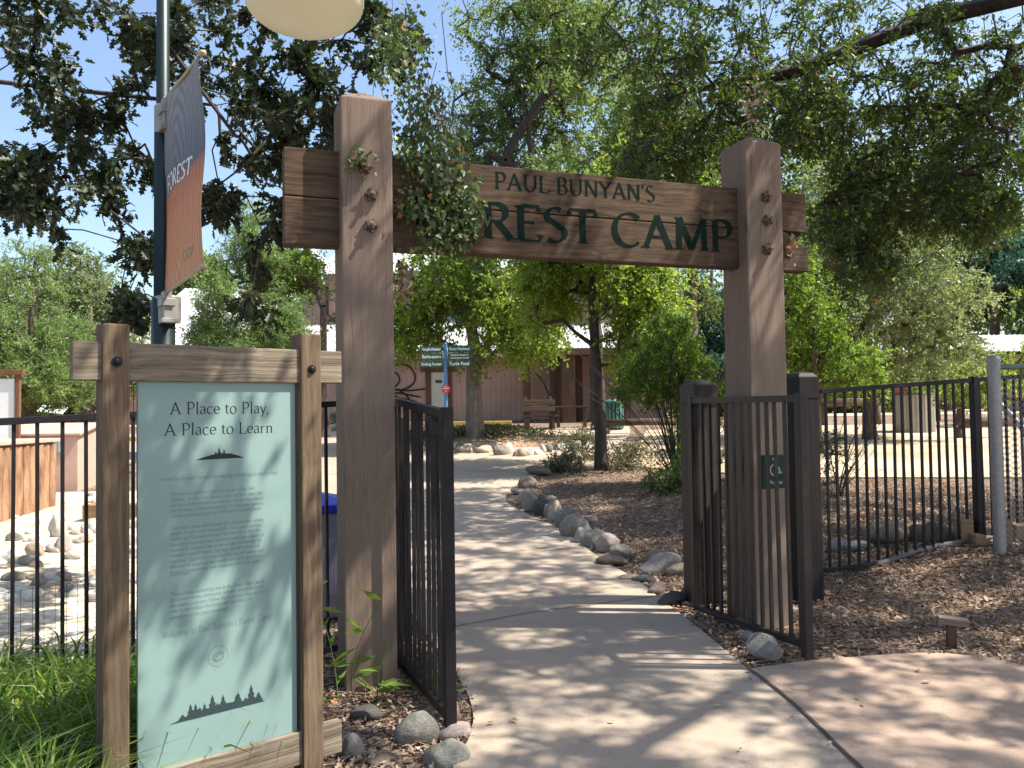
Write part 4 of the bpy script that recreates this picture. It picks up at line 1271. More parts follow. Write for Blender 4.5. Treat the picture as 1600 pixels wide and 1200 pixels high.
# white canopy building at the right edge
wb = P(1575, 560, 38)
wh = thing('white_roofed_pavilion', (wb.x, 38, Hs(wb.x, 38)), 'low pavilion with a white roof glimpsed at the right edge beyond the trees', 'building')
zz = lambda py: P(1575, py, 38).z - Hs(wb.x, 38)
mb = MB(); corrugated(mb, -1.2, 5, -.3, zz(549), 2.5, zz(516) + .0, .25); mb.build('roof', M_roof, wh, fix=False)
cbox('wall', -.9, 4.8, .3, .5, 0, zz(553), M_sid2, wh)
for x in (-.8, 1.2, 3.2): cbox('post', x, x + .15, -.2, -.05, 0, zz(552), M_trim, wh)

# yellow kerbs
M_yel = simple('yellow_kerb_paint', (.50, .34, .06), .7, var=.2)
def kerb(pxa, pxb, Y, label):
    a_ = P(pxa, 665, Y); b2 = P(pxb, 665, Y); z = Hs(a_.x, Y)
    k = MB().box(((b2.x - a_.x) / 2, 0, .05), (b2.x - a_.x, .16, .20)).build('painted_kerb', M_yel, None, bevel=.02)
    k.location = (a_.x, Y, z); tag(k, label, 'kerb')
kerb(560, 800, 30.5, 'yellow painted kerb in front of the barn wall')
kerb(100, 215, 24.5, 'yellow painted kerb at the left side of the court')

# ---------------------------------------------------------------- fingerpost with green boards
fy = 18.6
fp_ = P(697, 640, fy)
fz = Hs(fp_.x, fy)
M_blue = simple('blue_pole_paint', (.10, .22, .42), .4, .2, var=.1)
M_board = simple('sign_green', (.014, .085, .050), .5, var=.08)
fs_ = thing('direction_signpost', (fp_.x, fy, fz), 'blue post with six green direction boards in front of the barn door', 'signpost')
ptop = P(697, 537, fy).z - fz
MB().lathe((0, 0, -.1), [(.001, 0), (.042, 0), (.042, ptop + .1), (.03, ptop + .12), (.001, ptop + .13)], 16).build('pole', M_blue, fs_, smooth=False)
def board(px0, px1, py0, py1, lines):
    x0, x1 = P(px0, 600, fy).x - fp_.x, P(px1, 600, fy).x - fp_.x
    z1, z0 = P(697, py0, fy).z - fz, P(697, py1, fy).z - fz
    mb = MB(); xm, zm_ = (x0 + x1) / 2, (z0 + z1) / 2; h = (z1 - z0) / 2; L = (x1 - x0) / 2
    sgn = -1 if xm < 0 else 1
    out = [(-L, -h), (L, -h), (L, h), (-L, h)]
    # the outer end is cut to a blunt point
    e = [(-L, -h), (L - .04, -h), (L + .03, 0), (L - .04, h), (-L, h)]
    e = [(x * sgn, z) for x, z in e]
    mb.prism([(x, -.012, z) for x, z in e], (0, .024, 0))
    o = mb.build('board', M_board, fs_, bevel=.002); o.location = (xm, -.045 if True else 0, zm_)
    mb = MB()
    for k, (tx, sz_) in enumerate(lines):
        zc_ = (0 if len(lines) == 1 else (.028 - .062 * k)) - sz_ * .33
        put_text(mb, tx, sz_, 0, zc_, y=-.0135, thick=.17, thin=.12, serif=False, nib=0, track=.02, width=min(text_mb(tx, sz_, track=.02)[1], 2 * L * .88))
    mb.build('lettering', M_white, o, fix=False)
board(658, 692, 540.5, 550.5, [('Amphitheater', .098)])
board(658, 692, 552.5, 562.0, [('Bathrooms', .098)])
board(657, 693, 564, 573.5, [('Drinking Fountain', .090)])
board(700.5, 737, 540.5, 550.5, [('Forest Playhouse', .082)])
board(700.5, 737, 552.5, 562.0, [('Wildlife Woods &', .052), ('Interpretive Forest', .052)])
board(700.5, 736, 564, 573.5, [('Turtle Pond', .100)])
oc = P(697, 608, fy)
on = thing('octagonal_sign', (oc.x, fy - .05, oc.z), 'small red octagonal sign fixed low on the blue post', 'sign')
r8 = .105
MB().prism([(r8 * cos(radians(22.5 + 45 * k)), -.01, r8 * sin(radians(22.5 + 45 * k))) for k in range(8)], (0, .012, 0)).build('plate', simple('sign_red', (.62, .035, .02), .4, var=.05), on, bevel=.002)
mb = MB()
for k, (tx, sz_) in enumerate((('NO', .045), ('SMOKING', .040), ('in the', .028), ('camp', .028))): put_text(mb, tx, sz_, 0, .035 - k * .034, y=-.0112, thick=.16, thin=.1, serif=False, nib=0)
mb.build('lettering', M_white, on, fix=False)

# ---------------------------------------------------------------- benches and timber things by the porch
def bench(px, py, Y, Lb, label, back=True, rz=0):
    p = P(px, py, Y); z = Hs(p.x, Y)
    r = thing('timber_bench' if back else 'timber_table', (p.x, Y, z), label, 'bench' if back else 'table', rz)
    sh_ = .45 if back else .72
    for k in range(3): MB().box((0, -.18 + .16 * k, sh_), (Lb, .14, .06)).build('seat_plank' if back else 'top_plank', M_tim, r, bevel=.01)
    for s_ in (-1, 1):
        MB().box((s_ * (Lb / 2 - .15), 0, sh_ / 2 - .02), (.12, .44, sh_ - .04)).build('leg', M_tim, r, bevel=.01)
    if back:
        for s_ in (-1, 1): MB().box((s_ * (Lb / 2 - .15), .26, .55), (.1, .07, 1.1)).build('back_post', M_tim, r, bevel=.01)
        for k in range(2): MB().box((0, .215, .68 + .22 * k), (Lb, .04, .18)).build('back_plank', M_tim, r, bevel=.01)
    return r
bench(843, 655, 27.5, 1.15, 'weathered timber bench with a back, left of the two by the porch', rz=.15)
bench(893, 655, 28.0, 1.2, 'dark timber table with thick legs right of the bench by the porch', False, rz=-.05)
tb = P(960, 640, 26.5)
tr = thing('litter_bin', (tb.x, 26.5, Hs(tb.x, 26.5)), 'green slatted litter bin by the porch, half hidden by the slim trunk', 'bin')
M_teal = simple('teal_paint', (.06, .16, .13), .5, var=.15)
for k in range(14):
    a_ = k * 2 * pi / 14
    MB().box((.28 * cos(a_), .28 * sin(a_), .48), (.09, .02, .82), a_ + pi / 2).build('slat', M_teal, tr)
MB().lathe((0, 0, 0), [(.001, .04), (.26, .04), (.26, .85), (.001, .85)], 20).build('liner', simple('dark_liner', (.02, .02, .02), .6), tr)
MB().lathe((0, 0, .88), [(.12, 0), (.32, 0), (.32, .05), (.26, .10), (.12, .12)], 24).build('lid', M_teal, tr)
# low log rails of the play area
def log_rail(px0, px1, py, Y, label, r_=.10, hgt=.55):
    a_ = P(px0, py, Y); b2 = P(px1, py, Y); z = Hs(a_.x, Y)
    t = thing('log_rail', (a_.x, Y, z), label, 'rail')
    L = b2.x - a_.x
    MB().tube([(0, 0, hgt), (L * .5, .03, hgt + .02), (L, 0, hgt)], r_, 10).build('log', M_tim, t, smooth=True)
    k = max(2, int(L / 2.2) + 1)
    for i in range(k): MB().tube([(L * i / (k - 1), 0, -.1), (L * i / (k - 1), 0, hgt - r_ * .8)], .09, 9).build('post', M_tim, t, smooth=True)
log_rail(948, 1065, 662, 24.5, 'low pale log rail behind the bare shrub', .11, .35)
log_rail(1288, 1372, 650, 27, 'dark log rail at the back of the play area, left of the slim trunk', .14, .75)
log_rail(1465, 1600, 640, 29, 'dark log rail behind the play area at the right', .16, .8)
log_rail(1500, 1600, 660, 21, 'short low log rail near the chain-link panel', .12, .4)

# corrugated tank with a red lid
tk = P(1428, 650, 23.5)
tkz = Hs(tk.x, 23.5)
tank = thing('corrugated_tank', (tk.x, 23.5, tkz), 'grey-beige corrugated drum standing in the play area', 'tank')
rT = (P(1458, 640, 23.5).x - P(1399, 640, 23.5).x) / 2; hT = P(1428, 617, 23.5).z - tkz
nn_ = 120; vs = []; fs = []
for j, z in enumerate((0, hT)):
    for i in range(nn_): 
        a_ = 2 * pi * i / nn_; r_ = rT + .012 * (1 if i % 4 < 2 else -1); vs.append((r_ * cos(a_), r_ * sin(a_), z))
for i in range(nn_): fs.append((i, (i + 1) % nn_, nn_ + (i + 1) % nn_, nn_ + i))
fs.append(tuple(range(nn_, 2 * nn_)))
MB().add(vs, fs).build('shell', simple('beige_metal', (.33, .31, .27), .5, .3, var=.1), tank)
MB().lathe((0, 0, hT + .003), [(.001, 0), (rT + .03, 0), (rT + .03, .05), (.001, .05)], 40).build('rim', simple('dark_rim', (.08, .07, .06), .5), tank)
rb_ = P(1408, 612, 23.5)
rd = thing('red_crate', (rb_.x, 23.6, tkz + hT + .056), 'small dull red crate lying on top of the corrugated drum', 'crate')
M_red = simple('dull_red', (.28, .03, .035), .5, var=.1)
for z in (.03, .11): MB().box((0, 0, z), (.5, .34, .055)).build('side', M_red, rd, bevel=.006)
for s_ in (-.2, .2): MB().box((s_, 0, .07), (.04, .346, .13)).build('batten', M_red, rd)
# bright metal slide behind the chain-link
sp0 = P(1560, 622, 8.6); sp1 = P(1640, 706, 7.9)
sd = thing('metal_handrail', (sp0.x, sp0.y, 0), 'bright sloping metal handrail seen through the chain-link', 'handrail')
v0 = Vector((0, 0, sp0.z)); v1 = sp1 - sp0 + Vector((0, 0, sp0.z))
u_ = (v1 - v0).normalized(); sd_ = Vector((0, 1, 0)); nn = u_.cross(sd_)
MB().prism([v0 + sd_ * .0 - nn * .03, v0 + sd_ * .12 - nn * .03, v0 + sd_ * .12 + nn * .0, v0 + nn * .0], v1 - v0).build('rail', simple('bright_steel', (.75, .78, .85), .28, .8, var=.05), sd, bevel=.008)
for f_ in (.08, .85):
    q = v0.lerp(v1, f_) + Vector((0, .06, -.03)); gq = Hs(sp0.x + q.x, sp0.y + q.y)
    MB().tube([(q.x, q.y, gq - .1), (q.x, q.y, q.z)], .02, 10).build('post', M_galv, sd, smooth=True)

# ---------------------------------------------------------------- small marker stake, bin, left exhibits
mk = G(1487, 1014)
st = thing('marker_stake', (mk.x, mk.y, mk.z - .05), 'short wooden marker stake with a tilted cross board in the leaf litter at right', 'stake', -.25)
wS = wood('stake_wood', (.20, .10, .06), (.09, .045, .03), 'Z', 60, .06)
hS = P(1487, 975, mk.y).z - mk.z + .05
MB().box((0, 0, hS / 2 + .01), (.055, .04, hS)).build('stake', wS, st, bevel=.004)
o = MB().box((0, 0, 0), (.175, .05, .042)).build('cross_board', wood('pale_board', (.36, .29, .23), (.2, .15, .12), 'X', 50, .05), st, bevel=.004)
o.location = (.01, -.01, hS + .022); o.rotation_euler = (.2, .10, 0)

bp_ = P(487, 800, 6.1)
bnz = Hs(bp_.x, 6.1)
bi = thing('recycling_bin', (bp_.x, 6.1, bnz), 'grey bin with a bright blue peaked lid behind the fence between sign and gatepost', 'bin', .35)
bh = P(487, 803, 5.85).z - bnz
MB().add([(-.24, -.24, .02), (.24, -.24, .02), (.24, .24, .02), (-.24, .24, .02), (-.28, -.28, bh), (.28, -.28, bh), (.28, .28, bh), (-.28, .28, bh)],
         [(3, 2, 1, 0), (4, 5, 6, 7), (0, 1, 5, 4), (1, 2, 6, 5), (2, 3, 7, 6), (3, 0, 4, 7)]).build('body', simple('grey_plastic', (.20, .20, .26), .5, var=.1), bi, bevel=.02)
bt_ = P(475, 770, 6.1).z - bnz
M_bl = simple('blue_plastic', (.015, .04, .42), .35, var=.1)
MB().add([(-.30, -.30, bh), (.30, -.30, bh), (.30, .30, bh), (-.30, .30, bh), (-.31, -.31, bh + .06), (.31, -.31, bh + .06), (.31, .31, bh + .06), (-.31, .31, bh + .06), (-.15, -.1, bt_), (.05, -.1, bt_), (.05, .1, bt_), (-.15, .1, bt_)],
         [(3, 2, 1, 0)] + [(i, (i + 1) % 4, 4 + (i + 1) % 4, 4 + i) for i in range(4)] + [(4 + i, 4 + (i + 1) % 4, 8 + (i + 1) % 4, 8 + i) for i in range(4)] + [(8, 9, 10, 11)]).build('lid', M_bl, bi, bevel=.015)
for s_ in (-.2, .2): MB().tube([(s_, .26, .06), (s_, .34, .06)], .07, 14).build('wheel', simple('black_rubber', (.02, .02, .02), .7), bi)

# bark-clad counter
M_bark_clad = bark('slab_bark', (.40, .235, .135), (.15, .075, .04), 9)
M_cap = simple('pinkish_cap', (.50, .33, .26), .6, var=.08)
k0 = G(0, 818); k1 = G(84, 792)
dv = Vector((k1.x - k0.x, k1.y - k0.y)); ak = atan2(dv.y, dv.x)
ct = thing('bark_clad_counter', (k1.x, k1.y, k1.z - .1), 'counter clad in rough orange bark with a pale cap beyond the left fence', 'counter', ak)
ch_ = P(84, 690, k1.y).z - k1.z + .1
Lc = dv.length * 2.0
MB().box((-Lc / 2, .32, ch_ / 2), (Lc, .64, ch_)).build('body', M_bark_clad, ct, bevel=.02)
nb = 16
for i in range(nb):
    x = -Lc + (i + .5) * Lc / nb
    mb = MB(); w_ = Lc / nb * .5
    prof = [(w_ * cos(t), -.045 * sin(t) * (1 + .3 * sin(i * 3.1))) for t in np.linspace(0, pi, 7)]
    mb.prism([(x + a_, b2 - .001, .02) for a_, b2 in prof], (.02 * sin(i), 0, ch_ - .05))
    mb.build('bark_slab', M_bark_clad, ct)
MB().box((-Lc / 2, .31, ch_ + .025), (Lc + .12, .76, .05)).build('cap', M_cap, ct, bevel=.01)
k2 = G(100, 768)
cbz = k2.z
cab = thing('brown_cabinet', (k2.x - .1, k2.y + .3, cbz - .05), 'plain pinkish-brown cabinet with a sloping top behind the bark-clad counter', 'cabinet', .1)
chh = P(100, 681, k2.y).z - cbz + .05
MB().add([(-.9, -.3, 0), (.28, -.3, 0), (.28, .5, 0), (-.9, .5, 0), (-.9, -.3, chh), (.28, -.3, chh), (.28, .5, chh + .14), (-.9, .5, chh + .14)],
         [(3, 2, 1, 0), (4, 5, 6, 7), (0, 1, 5, 4), (1, 2, 6, 5), (2, 3, 7, 6), (3, 0, 4, 7)]).build('body', M_cap, cab, bevel=.012)
MB().add([(-.96, -.36, chh + .003), (.34, -.36, chh + .003), (.34, .56, chh + .165), (-.96, .56, chh + .165), (-.96, -.36, chh + .043), (.34, -.36, chh + .043), (.34, .56, chh + .205), (-.96, .56, chh + .205)],
         [(3, 2, 1, 0), (4, 5, 6, 7), (0, 1, 5, 4), (1, 2, 6, 5), (2, 3, 7, 6), (3, 0, 4, 7)]).build('lid', M_cap, cab, bevel=.008)
MB().box((-.03, -.34, chh - .16), (.10, .07, .22)).build('meter_box', simple('blue_grey_paint', (.22, .27, .30), .5), cab, bevel=.01)
# white notice board far left
n0 = P(2, 650, 13.0)
nbz = Hs(n0.x, 13)
nb_ = thing('notice_board', (n0.x, 13.0, nbz), 'white notice board in a brown frame at the far left edge', 'notice board', .15)
zt_ = P(2, 592, 13).z - nbz; zb_ = .35
MB().box((0, 0, (zt_ + zb_) / 2), (.40, .03, zt_ - zb_)).build('panel', M_white, nb_, bevel=.004)
M_fr = wood('brown_frame', (.24, .12, .07), (.12, .06, .035), 'Z', 30, .1)
for s_ in (-.24, .24): MB().box((s_, 0, zt_ / 2 + .02), (.07, .08, zt_ + .1)).build('post', M_fr, nb_, bevel=.006)
MB().box((0, 0, zt_ + .10), (.66, .12, .08)).build('top_rail', M_fr, nb_, bevel=.006)
# low board on the far left lawn, red marker sign
q = P(82, 640, 26); qz = Hs(q.x, 26)
lo_ = thing('slanted_board', (q.x, 26, qz), 'small slanted white board on short legs below the junipers', 'board', .1)
zt_ = P(82, 640, 26).z - qz
o = MB().box((0, 0, 0), (.75, .42, .04)).build('panel', M_white, lo_, bevel=.004); o.location = (0, 0, max(zt_, .6)); o.rotation_euler = (.5, .12, 0)
for s_ in (-.28, .28): MB().box((s_, .05, max(zt_, .6) / 2 - .02), (.05, .05, max(zt_, .6))).build('leg', M_fr, lo_)
q = P(117, 629, 27); qz = Hs(q.x, 27)
rs = thing('red_round_sign', (q.x, 27, qz), 'small red round sign on a thin post by the far left fence', 'sign')
MB().tube([(0, 0, 0), (0, 0, q.z - qz - .05)], .02, 8).build('post', M_iron, rs)
MB().lathe((0, -.03, q.z - qz), [(.001, 0), (.11, 0), (.11, .012), (.001, .012)], 24, 'Y').build('disc', simple('bright_red', (.75, .04, .03), .4), rs)
# far wire fence
fence('iron_fence', 'distant dark railing beneath the junipers at far left', (P(60, 640, 29).x, 29), (P(240, 640, 29).x, 29), P(150, 600, 29).z, P(150, 600, 29).z, P(150, 655, 29).z, P(150, 655, 29).z, 26, M_iron, .02, .05, (0, 2.1), None, group='iron picket fences')
# timber edging blocks
M_blk = wood('sawn_block', (.42, .29, .17), (.25, .16, .09), 'X', 30, .1, .4)
def block(px0, px1, pyb, pyt, label, dep=.22):
    a_ = G(px0, pyb); b2 = P(px1, pyb, a_.y)
    h = P(px0, pyt, a_.y).z - a_.z; w_ = b2.x - a_.x
    o = MB().box((0, 0, h / 2 - .03), (w_, dep, h + .06)).build('timber_block', M_blk, None, bevel=.012)
    o.location = ((a_.x + b2.x) / 2, a_.y + dep / 2, a_.z); tag(o, label, 'timber block', 'timber edging blocks')
block(128, 215, 818, 789, 'tan sawn timber block in the creek bed behind the left sign post')
block(1503, 1523, 852, 812, 'upright pale timber block just left of the chain-link post', .14)
block(1566, 1584, 856, 815, 'tall pale timber block right of the chain-link post', .12)
block(1588, 1606, 850, 820, 'short pale timber block at the very right edge', .12)
block(1525, 1542, 856, 836, 'small low timber block tucked beside the chain-link post', .12)
# edging pipe under the right fence
pp_ = [G(x, y) for x, y in ((1300, 897), (1380, 885), (1450, 862), (1490, 855), (1545, 846), (1600, 842))]
tag(MB().tube([(p.x, p.y, p.z + .03) for p in pp_], .025, 8).build('edging_pipe', simple('grey_pipe', (.11, .10, .095), .7), None, smooth=True), 'thin grey pipe lying along the foot of the right fence', 'pipe')

# ---------------------------------------------------------------- boulders
def rockmat(name, c, c2):
    m, t, o = newmat(name)
    b = N(t, 'ShaderNodeBsdfPrincipled', Roughness=.8)
    b.inputs['Specular IOR Level'].default_value = .25
    tc = N(t, 'ShaderNodeTexCoord'); oi = N(t, 'ShaderNodeObjectInfo')
    n = N(t, 'ShaderNodeTexNoise', Scale=3.5, Detail=9.0, Roughness=.7)
    t.links.new(tc.outputs['Object'], n.inputs[0])
    cc = ramp(t, n.outputs['Fac'], [(.3, c), (.7, c2)])
    n2 = N(t, 'ShaderNodeTexNoise', Scale=45., Detail=4.0); t.links.new(tc.outputs['Object'], n2.inputs[0])
    sp2 = ramp(t, n2.outputs['Fac'], [(.35, (.72, .7, .68)), (.6, (1.1, 1.1, 1.1))])
    mx = N(t, 'ShaderNodeMix', data_type='RGBA', blend_type='MULTIPLY'); mx.inputs[0].default_value = 1
    t.links.new(cc, mx.inputs[6]); t.links.new(sp2, mx.inputs[7])
    hv = N(t, 'ShaderNodeHueSaturation'); 
    mr = N(t, 'ShaderNodeMapRange'); mr.inputs[3].default_value = .75; mr.inputs[4].default_value = 1.2
    t.links.new(oi.outputs['Random'], mr.inputs[0]); t.links.new(mr.outputs[0], hv.inputs['Value']); t.links.new(mx.outputs[2], hv.inputs['Color'])
    t.links.new(hv.outputs[0], b.inputs['Base Color'])
    bp = N(t, 'ShaderNodeBump', Strength=.5, Distance=.05); t.links.new(n.outputs['Fac'], bp.inputs['Height']); t.links.new(bp.outputs[0], b.inputs['Normal'])
    t.links.new(b.outputs[0], o.inputs[0])
    return m
RM = {'grey': rockmat('grey_stone', (.185, .168, .145), (.32, .295, .26)), 'dark': rockmat('dark_stone', (.09, .08, .07), (.175, .16, .14)), 'blue': rockmat('blue_grey_stone', (.225, .205, .18), (.37, .345, .31)),
      'tan': rockmat('tan_stone', (.30, .235, .165), (.44, .36, .27)), 'white': rockmat('pale_stone', (.48, .45, .38), (.66, .63, .56)), 'brown': rockmat('brown_stone', (.13, .095, .075), (.22, .17, .135)),
      'green': rockmat('green_grey_stone', (.185, .175, .14), (.30, .285, .235)), 'pink': rockmat('pinkish_stone', (.31, .25, .225), (.44, .37, .33))}
RP = {}
def rock_mesh(v, angular=0.0):
    bm = bmesh.new(); bmesh.ops.create_icosphere(bm, subdivisions=4, radius=1)
    r = np.random.default_rng(100 + v)
    ks = [(r.normal(size=3) * f, r.uniform(0, 6.28), a_) for f, a_ in ((1.1, .14), (1.5, .10), (2.4, .05), (4.5, .018), (7, .008)) for _ in range(2)]
    cuts = [(norm(r.normal(size=(1, 3)))[0], r.uniform(.62, .85)) for _ in range(5 if angular else 2)]
    for vt in bm.verts:
        c = np.array(vt.co); s_ = 1
        for k, ph, a_ in ks: s_ += a_ * sin(float(c @ k) + ph)
        c = c * s_
        for n_, d in cuts:
            e = float(c @ n_) - d
            if e > 0: c = c - n_ * e * (.85 if angular else .5)
        vt.co = c
    me = bpy.data.meshes.new('boulder'); bm.to_mesh(me); bm.free()
    for p in me.polygons: p.use_smooth = True
    return me
def rock(cx, by, w_, h_, kind, label, group, name='boulder', lean=0.0):
    g = G(cx, by)
    W = w_ / FPX * g.y; Hh = h_ / FPX * g.y
    v = random.randrange(6); ang = kind in ('grey', 'blue') and random.random() < .5
    key = (v, ang, kind)
    if key not in RP:
        me = rock_mesh(v, ang).copy(); me.materials.append(RM[kind]); RP[key] = me
    o = bpy.data.objects.new(name, RP[key]); COL.objects.link(o)
    dep = W * random.uniform(.7, 1.0)
    o.scale = (W * .56, dep * .5, Hh * .70)
    o.location = (g.x, g.y + dep * .35, g.z + Hh * .42)
    o.rotation_euler = (random.uniform(-.15, .15), lean + random.uniform(-.12, .12), random.uniform(-.5, .5))
    tag(o, label, 'rock', group)
    return o
ORD = ['first', 'second', 'third', 'fourth', 'fifth', 'sixth', 'seventh', 'eighth', 'ninth', 'tenth', 'eleventh', 'twelfth', 'thirteenth', 'fourteenth', 'fifteenth', 'sixteenth', 'seventeenth', 'eighteenth', 'nineteenth', 'twentieth', 'twenty-first', 'twenty-second', 'twenty-third', 'twenty-fourth', 'twenty-fifth', 'twenty-sixth']
CN = {'grey': 'grey', 'dark': 'dark grey', 'blue': 'blue-grey', 'tan': 'tan', 'white': 'pale', 'brown': 'brown', 'green': 'greenish grey', 'pink': 'pinkish'}
rowp = [(1073, 940, 22, 22, 'dark'), (1050, 947, 46, 17, 'dark'), (1028, 929, 30, 17, 'brown'), (1062, 902, 36, 19, 'tan'), (1026, 900, 60, 25, 'grey'), (1028, 882, 22, 20, 'blue'), (1005, 912, 28, 12, 'grey'), (982, 909, 22, 9, 'tan'),
        (960, 885, 42, 13, 'brown'), (975, 875, 33, 20, 'green'), (951, 864, 38, 27, 'pink'), (930, 857, 35, 30, 'green'), (913, 851, 26, 31, 'blue'), (896, 842, 38, 36, 'grey'), (925, 820, 16, 13, 'grey'), (887, 826, 31, 33, 'blue'),
        (868, 815, 23, 29, 'tan'), (860, 808, 22, 25, 'green'), (862, 794, 26, 17, 'green'), (846, 806, 22, 34, 'dark'), (833, 801, 27, 33, 'grey'), (822, 789, 26, 23, 'tan'), (823, 763, 27, 19, 'brown'), (845, 744, 36, 13, 'brown'), (812, 774, 22, 9, 'blue')]
for i, (cx, by, w_, h_, k) in enumerate(rowp):
    rock(cx, by, w_, h_, k, f'{CN[k]} boulder, {ORD[i]} from the right gate in the row edging the path', 'boulders edging the path', lean=random.uniform(-.5, .1) if h_ > 24 else 0)
for cx, by, w_, h_, k, l in [(1204, 1037, 52, 38, 'blue', 'large dark blue-grey stone lying under the tip of the right gate'), (1168, 1004, 19, 18, 'blue', 'small round blue-grey stone under the middle of the right gate'),
        (646, 1168, 56, 46, 'green', 'large angular greenish grey stone in front of the left gatepost'), (700, 1126, 30, 30, 'tan', 'tan stone at the foot of the left gate tip'), (709, 1158, 50, 22, 'pink', 'flat purple-pink stone at the path edge below the left gate'),
        (692, 1200, 56, 36, 'green', 'grey-green stone at the bottom edge beside the path'), (546, 1188, 42, 34, 'blue', 'pale blue-grey stone right of the sign bottom rail'), (567, 1130, 40, 22, 'dark', 'dark stone in the weeds in front of the left gatepost'),
        (600, 1196, 44, 12, 'brown', 'flat brown stone half buried at the bottom edge'), (718, 1098, 20, 10, 'dark', 'small dark stone between left gate tip and the path'),
        (1403, 852, 62, 32, 'tan', 'large tan boulder behind the right fence'), (1455, 848, 56, 32, 'brown', 'brown boulder right of the tan one behind the right fence'), (1316, 862, 36, 18, 'blue', 'pale flat stone behind the left end of the right fence'), (1348, 862, 34, 14, 'grey', 'grey flat stone beside the pale one behind the right fence'),
        (146, 731, 30, 26, 'grey', 'large grey boulder at the back of the creek bed left of the sign'), (1180, 905, 22, 16, 'white', 'pale stone behind the bars of the right gate')]:
    rock(cx, by, w_, h_, k, l, 'loose boulders')
isl = [(709, 705, 16, 15, 'grey'), (730, 708, 30, 14, 'tan'), (745, 700, 17, 8, 'tan'), (757, 709, 25, 13, 'tan'), (766, 703, 20, 14, 'green'), (781, 713, 17, 15, 'grey'), (794, 712, 14, 20, 'white'), (813, 715, 22, 13, 'tan'), (827, 713, 16, 13, 'white'), (839, 712, 15, 11, 'white'), (848, 709, 12, 13, 'white'), (857, 708, 12, 15, 'grey'), (866, 704, 12, 12, 'brown'), (874, 705, 14, 15, 'white'), (886, 702, 15, 12, 'white'), (904, 704, 19, 14, 'white'), (918, 703, 12, 10, 'white'),
       (692, 706, 18, 13, 'white'), (672, 707, 20, 12, 'tan'), (652, 706, 17, 12, 'white'), (633, 707, 20, 11, 'grey'), (524, 672, 16, 12, 'white'), (508, 676, 18, 12, 'tan')]
for i, (cx, by, w_, h_, k) in enumerate(isl):
    l = f'{CN[k]} stone, {ORD[i]} from the left gate in the row edging the planted island' if i < 17 else f'{CN[k]} stone at the far side of the court, {ORD[i - 17]} leftwards past the left gate bars'
    rock(cx, by, w_, h_, k, l, 'stones edging the island')
crk = [(86, 842, 26, 34, 'white', 'tall white boulder in the creek bed left of the sign post'), (141, 836, 34, 20, 'white', 'smooth white boulder right beside the left sign post'), (97, 866, 22, 28, 'pink', 'pinkish upright boulder in the creek bed'), (116, 838, 18, 8, 'pink', 'small flat pinkish stone in front of the white boulders'),
       (52, 872, 30, 20, 'tan', 'tan boulder low in the creek bed'), (18, 848, 26, 14, 'grey', 'grey flat cobble by the left picture edge'), (8, 884, 36, 24, 'white', 'big white boulder at the left picture edge'), (112, 852, 20, 10, 'grey', 'flat grey cobble below the smooth white boulder')]
for c in crk: rock(c[0], c[1], c[2], c[3], c[4], c[5], 'creek boulders')
for i in range(190):
    cx = random.uniform(-60, 215); by = random.uniform(712, 945) if i > 30 else random.uniform(712, 790)
    if cx < 120 and by < 800: continue
    s_ = (by - 640) / 200
    rock(cx, by, random.uniform(8, 24) * s_ + 3, random.uniform(5, 11) * s_ + 2, random.choice(['white', 'tan', 'white', 'grey', 'pink']), 'small pale cobble in the dry creek bed behind the left fence', 'small creek cobbles', 'cobble')
for i in range(34):
    k_ = random.random(); cx = 800 + k_ * 200 + random.uniform(-4, 22); by = 806 + k_ * 110 + random.uniform(-3, 3)
    rock(cx, by, random.uniform(4, 10), random.uniform(2, 5), random.choice(['white', 'tan', 'grey']), 'small pebble in the gravel strip between path and boulder row', 'pebbles by the path', 'pebble')

# ---------------------------------------------------------------- vegetation
LM_bright = leafmat('bright_leaf', [(0, (.05, .10, .015)), (.5, (.13, .195, .04)), (.85, (.25, .31, .06)), (1, (.38, .35, .08))], (2.0, 2.0, 1.0), .5)
LM_mid = leafmat('mid_leaf', [(0, (.045, .08, .022)), (.5, (.115, .165, .055)), (.9, (.20, .25, .10)), (1, (.28, .27, .12))], (1.8, 1.85, 1.0), .45)
LM_grey = leafmat('grey_green_leaf', [(0, (.07, .095, .045)), (.5, (.16, .20, .10)), (1, (.30, .32, .18))], (1.6, 1.7, 1.0), .42)
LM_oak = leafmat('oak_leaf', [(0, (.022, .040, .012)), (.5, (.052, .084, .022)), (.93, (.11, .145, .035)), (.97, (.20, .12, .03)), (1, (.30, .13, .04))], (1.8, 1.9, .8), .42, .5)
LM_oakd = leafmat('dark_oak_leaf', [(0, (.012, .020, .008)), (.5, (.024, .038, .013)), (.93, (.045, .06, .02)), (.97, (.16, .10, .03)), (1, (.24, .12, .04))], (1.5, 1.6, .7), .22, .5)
LM_jun = leafmat('juniper_leaf', [(0, (.08, .13, .05)), (.5, (.17, .24, .09)), (1, (.28, .34, .14))], (1.6, 1.7, 1.0), .42)
LM_pine = leafmat('pine_needles', [(0, (.02, .06, .045)), (.5, (.05, .12, .085)), (1, (.09, .18, .12))], (1.3, 1.5, 1.2), .3)
LM_ivy = leafmat('ivy_leaf', [(0, (.03, .05, .02)), (.45, (.06, .10, .025)), (.75, (.12, .17, .05)), (.93, (.24, .25, .13)), (1, (.30, .14, .06))], (1.6, 1.8, .8), .35, .5)
LM_dry = leafmat('dry_leaf', [(0, (.13, .085, .06)), (.4, (.30, .205, .145)), (.75, (.48, .36, .265)), (.95, (.64, .53, .42)), (1, (.50, .20, .07))], (1.2, 1.1, .9), .2, .3)
